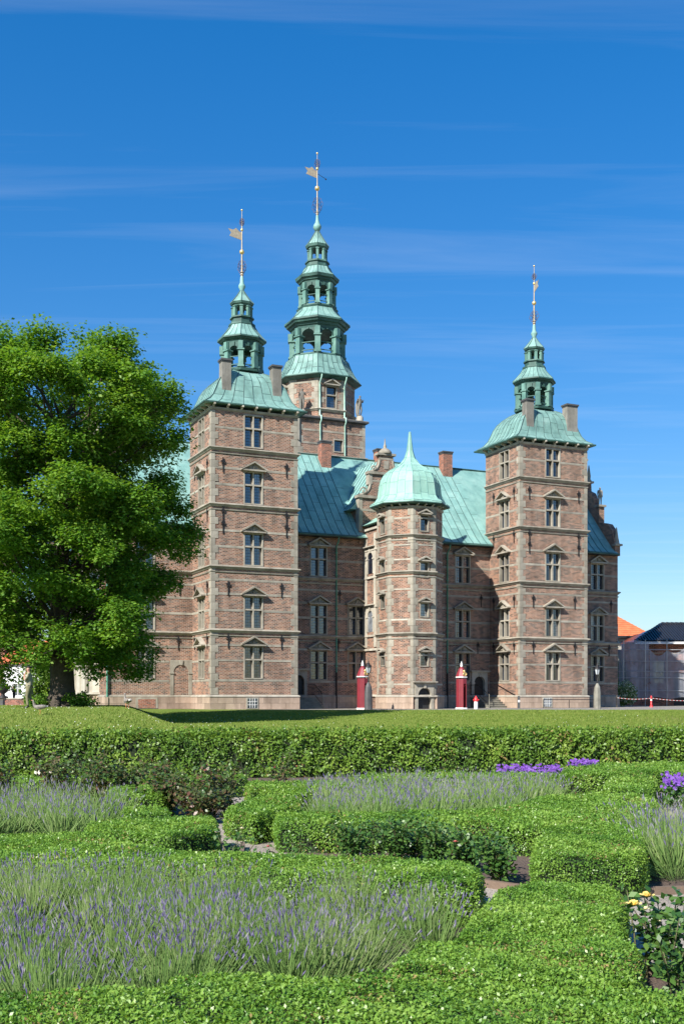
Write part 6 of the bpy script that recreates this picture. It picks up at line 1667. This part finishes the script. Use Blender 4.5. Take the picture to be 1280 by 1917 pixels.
# ------------------------------------------------------------------ the big tree
def tree(name, label, x, y, base_z, env, trunk_r, nclump, per, leaf, seed, first_z, mat='tree_leaf', lop=None):
    g = np.random.default_rng(seed); t = thing(name, label, 'tree', (x, y, base_z))
    zs = [e[0] for e in env]; Rs = [e[1] for e in env]
    m_ = MB()
    H = zs[-1]
    path = [(0, 0, -.1), (.02, 0, .25), (.03, .02, .9), (.0, .05, 2.0), (-.1, 0, 3.4), (-.05, .1, H * .42), (.15, 0, H * .62), (.1, .1, H * .82)]
    m_.tube(path, [trunk_r * 1.75, trunk_r * 1.3, trunk_r * 1.05, trunk_r, trunk_r * .92, trunk_r * .62, trunk_r * .34, trunk_r * .12], 14)
    for k_ in range(7):
        a = k_ * .9 + .2; m_.tube([(math.cos(a) * trunk_r * .8, math.sin(a) * trunk_r * .8, .5), (math.cos(a) * trunk_r * 1.5, math.sin(a) * trunk_r * 1.5, .12), (math.cos(a) * trunk_r * 2.2, math.sin(a) * trunk_r * 2.2, -.12)], [trunk_r * .3, trunk_r * .32, trunk_r * .12], 6)
    tr = build('trunk', m_, 'bark', t)
    # big lobes first, then smaller clumps over the upper and outer side of each lobe
    lobes = []; C = []
    tries = 0
    while len(lobes) < nclump and tries < 30000:
        tries += 1
        z = g.uniform(zs[0] + .3, zs[-1]); R_ = np.interp(z, zs, Rs); a = g.uniform(0, 6.283)
        if lop: R_ *= lop(a, z)
        rr = R_ * g.uniform(.3, 1.0) ** .5
        c = np.array([rr * math.cos(a), rr * math.sin(a), z]); r1 = g.uniform(.95, 1.6)
        if all(np.linalg.norm((c - o[0]) * [1, 1, 1.15]) > .66 * (r1 + o[1]) for o in lobes):
            kids = []; lobes.append((c, r1, kids)); out = np.array([c[0], c[1], 0]) / max(.5, np.hypot(c[0], c[1]))
            for q in range(int(8 * r1)):
                d = unit(g.normal(0, 1, (1, 3)))[0] + out * .45 + np.array([0, 0, .35]); d /= np.linalg.norm(d)
                e = c + d * r1 * g.uniform(.5, .95) * np.array([1.05, 1.05, .8]); C.append((e, g.uniform(.48, .82))); kids.append(e)
            C.append((c, .6))
    lm = MB()
    for c, r1, kids in lobes:            # one limb to every lobe, twigs from it to the clumps
        zs0 = max(first_z, min(H * .8, c[2] - np.hypot(c[0], c[1]) * .75)); s = np.array([0, 0, zs0]); mid = s * .55 + c * .45 + g.normal(0, .3, 3) + np.array([0, 0, -.25])
        w = .05 + .014 * np.linalg.norm(c - s); lm.tube([tuple(s), tuple(s * .75 + mid * .25), tuple(mid), tuple(c)], [w, w * .8, w * .5, .025], 6)
        for e in kids: lm.tube([tuple(c * .8 + mid * .2), tuple((c + e) / 2 + g.normal(0, .08, 3)), tuple(e)], [.022, .014, .005], 4)
    build('limbs', lm, 'bark', tr)
    P, N, T, S = [], [], [], []
    for c, r0 in C:
        n = int(per * r0 * r0 * g.uniform(.7, 1.3)); tw = int(n / 12) + 1
        d = unit(g.normal(0, 1, (tw, 3))); d[:, 2] = d[:, 2] * .75 + .1
        f = g.random(tw) ** .5 * 1.08; tip = c + d * (f * r0)[:, None] * np.array([1.1, 1.1, .95])
        idx = g.integers(0, tw, n)                                   # leaves in sprays round twig tips
        p = tip[idx] + g.normal(0, .15, (n, 3)) * np.array([1, 1, .7])
        P.append(p); out = unit(p - c); N.append(np.array([0, 0, 1.0]) + out * .35 + g.normal(0, .42, (n, 3))); T.append(out * .8 + g.normal(0, .6, (n, 3)) + np.array([0, 0, -.35])); S.append(np.clip(g.normal(.5, .2, n) + g.normal(0, .08), 0, 1))
    P, N, T, S = (np.concatenate(a) for a in (P, N, T, S)); n = len(P); L = leaf * g.uniform(.6, 1.25, n)
    o = link('crown', leaf_mesh('crown', P, N, T, L, L * .72, [mat], S, .12), t); o['kind'] = 'stuff'
    return t, n
def lop(a, z):
    # fuller towards the castle low down, a notch at mid height, as the crown's right side shows
    e = math.cos(a)
    return 1 + .07 * math.sin(3 * a + z * .9) + (-.28 * math.exp(-((z - 10.4) / .8) ** 2) if e > .3 else 0)
env = [(1.9, 2.7), (3.2, 3.4), (4.5, 4.0), (6, 4.6), (7.6, 5.1), (9, 4.9), (10.6, 4.6), (12.2, 4.6), (13.4, 4.9), (14.5, 4.4), (15.4, 3.3), (16.3, 1.5)]
TX, TY = -12.75, 50.6
_, ntree = tree('lime_tree', 'large leafy tree with thick dark trunk on the grass bank at the left', TX, TY, lawn_z(TX, TY), env, .52, 105, 640, .165, 5, 2.2, lop=lop)
# shoots at the foot of the trunk
def shrub(name, label, x, y, z, r, h, n, leaf, mat, seed, cat='shrub', white=0):
    g = np.random.default_rng(seed); t = thing(name, label, cat, (x, y, z)); m_ = MB()
    for i in range(9):
        a = g.uniform(0, 6.28); m_.tube([(0, 0, 0), (math.cos(a) * r * .3, math.sin(a) * r * .3, h * .5), (math.cos(a) * r * .7, math.sin(a) * r * .7, h * .9)], [.025, .016, .006], 5)
    build('stems', m_, 'bark', t)
    d = unit(g.normal(0, 1, (n, 3))); f = g.random(n) ** .4; p = d * f[:, None] * np.array([r, r, h * .5]) + np.array([0, 0, h * .52]); p[:, 2] = np.maximum(.03, p[:, 2])
    p += .12 * r * np.sin(p[:, [1, 2, 0]] * 7 / r)
    L = leaf * g.uniform(.6, 1.2, n); mi = (g.random(n) < white).astype(int)
    o = link('foliage', leaf_mesh('foliage', p, d * .5 + g.normal(0, .5, (n, 3)) + [0, 0, .6], d + g.normal(0, .6, (n, 3)), L, L * .7, [mat, 'petal_cream'], g.beta(2, 2, n), .12, mi), t); o['kind'] = 'stuff'
shrub('trunk_suckers', 'leafy shoots at the right foot of the big tree', TX + .95, TY - .4, lawn_z(TX, TY), .75, .65, 1500, .12, 'tree_leaf', 71)
shrub('trunk_suckers', 'leafy shoots at the left foot of the big tree', TX - .95, TY - .5, lawn_z(TX, TY), .6, .55, 1100, .12, 'tree_leaf', 72)
shrub('shrub', 'tall green shrub behind the left side of the big trunk', -15.6, 58, 0, 1.1, 3.0, 5000, .15, 'hornbeam_leaf', 73)
shrub('flowering_shrub', 'pale-flowered shrub at the right foot of the castle', 24.6, 97.0, 0, 1.1, 2.2, 4000, .14, 'hornbeam_leaf', 74, 'shrub', .3)
shrub('shrub', 'green shrub behind the scaffold left end', 27.5, 110, 0, 1.9, 4.6, 6000, .22, 'hornbeam_leaf', 75)
# daisies and uneven grass on the bank
q = np.column_stack([RNG.uniform(-20, 20, 260000), RNG.uniform(27.6, 66, 260000)])
zz = np.array([lawn_z(a, b) for a, b in q]); n = len(q)
o = link('grass_blades', leaf_mesh('grass_blades', np.column_stack([q, zz - .004]), rnd(n, .4) + [0, -1, .25], rnd(n, .35) + [0, 0, 1], RNG.uniform(.04, .10, n), RNG.uniform(.02, .045, n), [leaf_mat('blade', [(0.10, 0.165, 0.022), (0.15, 0.215, 0.033), (0.22, 0.25, 0.06)], .3, .6, .4, .2)], None, 0), None)
tag(o, 'short mown grass blades on the lawn and bank', 'grass', None, 'stuff')
n = 420; q = np.column_stack([np.concatenate([RNG.uniform(-18, -5, 300), RNG.uniform(-5, 16, 120)]), RNG.uniform(30, 62, n)]); zz = np.array([lawn_z(a, b) for a, b in q]) + .07
o = link('daisies', leaf_mesh('daisies', np.column_stack([q, zz]), rnd(n, .2) + [0, -.6, 1], rnd(n, 1), np.full(n, .035), np.full(n, .03), ['white_paint'], None, 0), None); tag(o, 'scattered white daisies in the lawn', 'daisies', None, 'stuff')
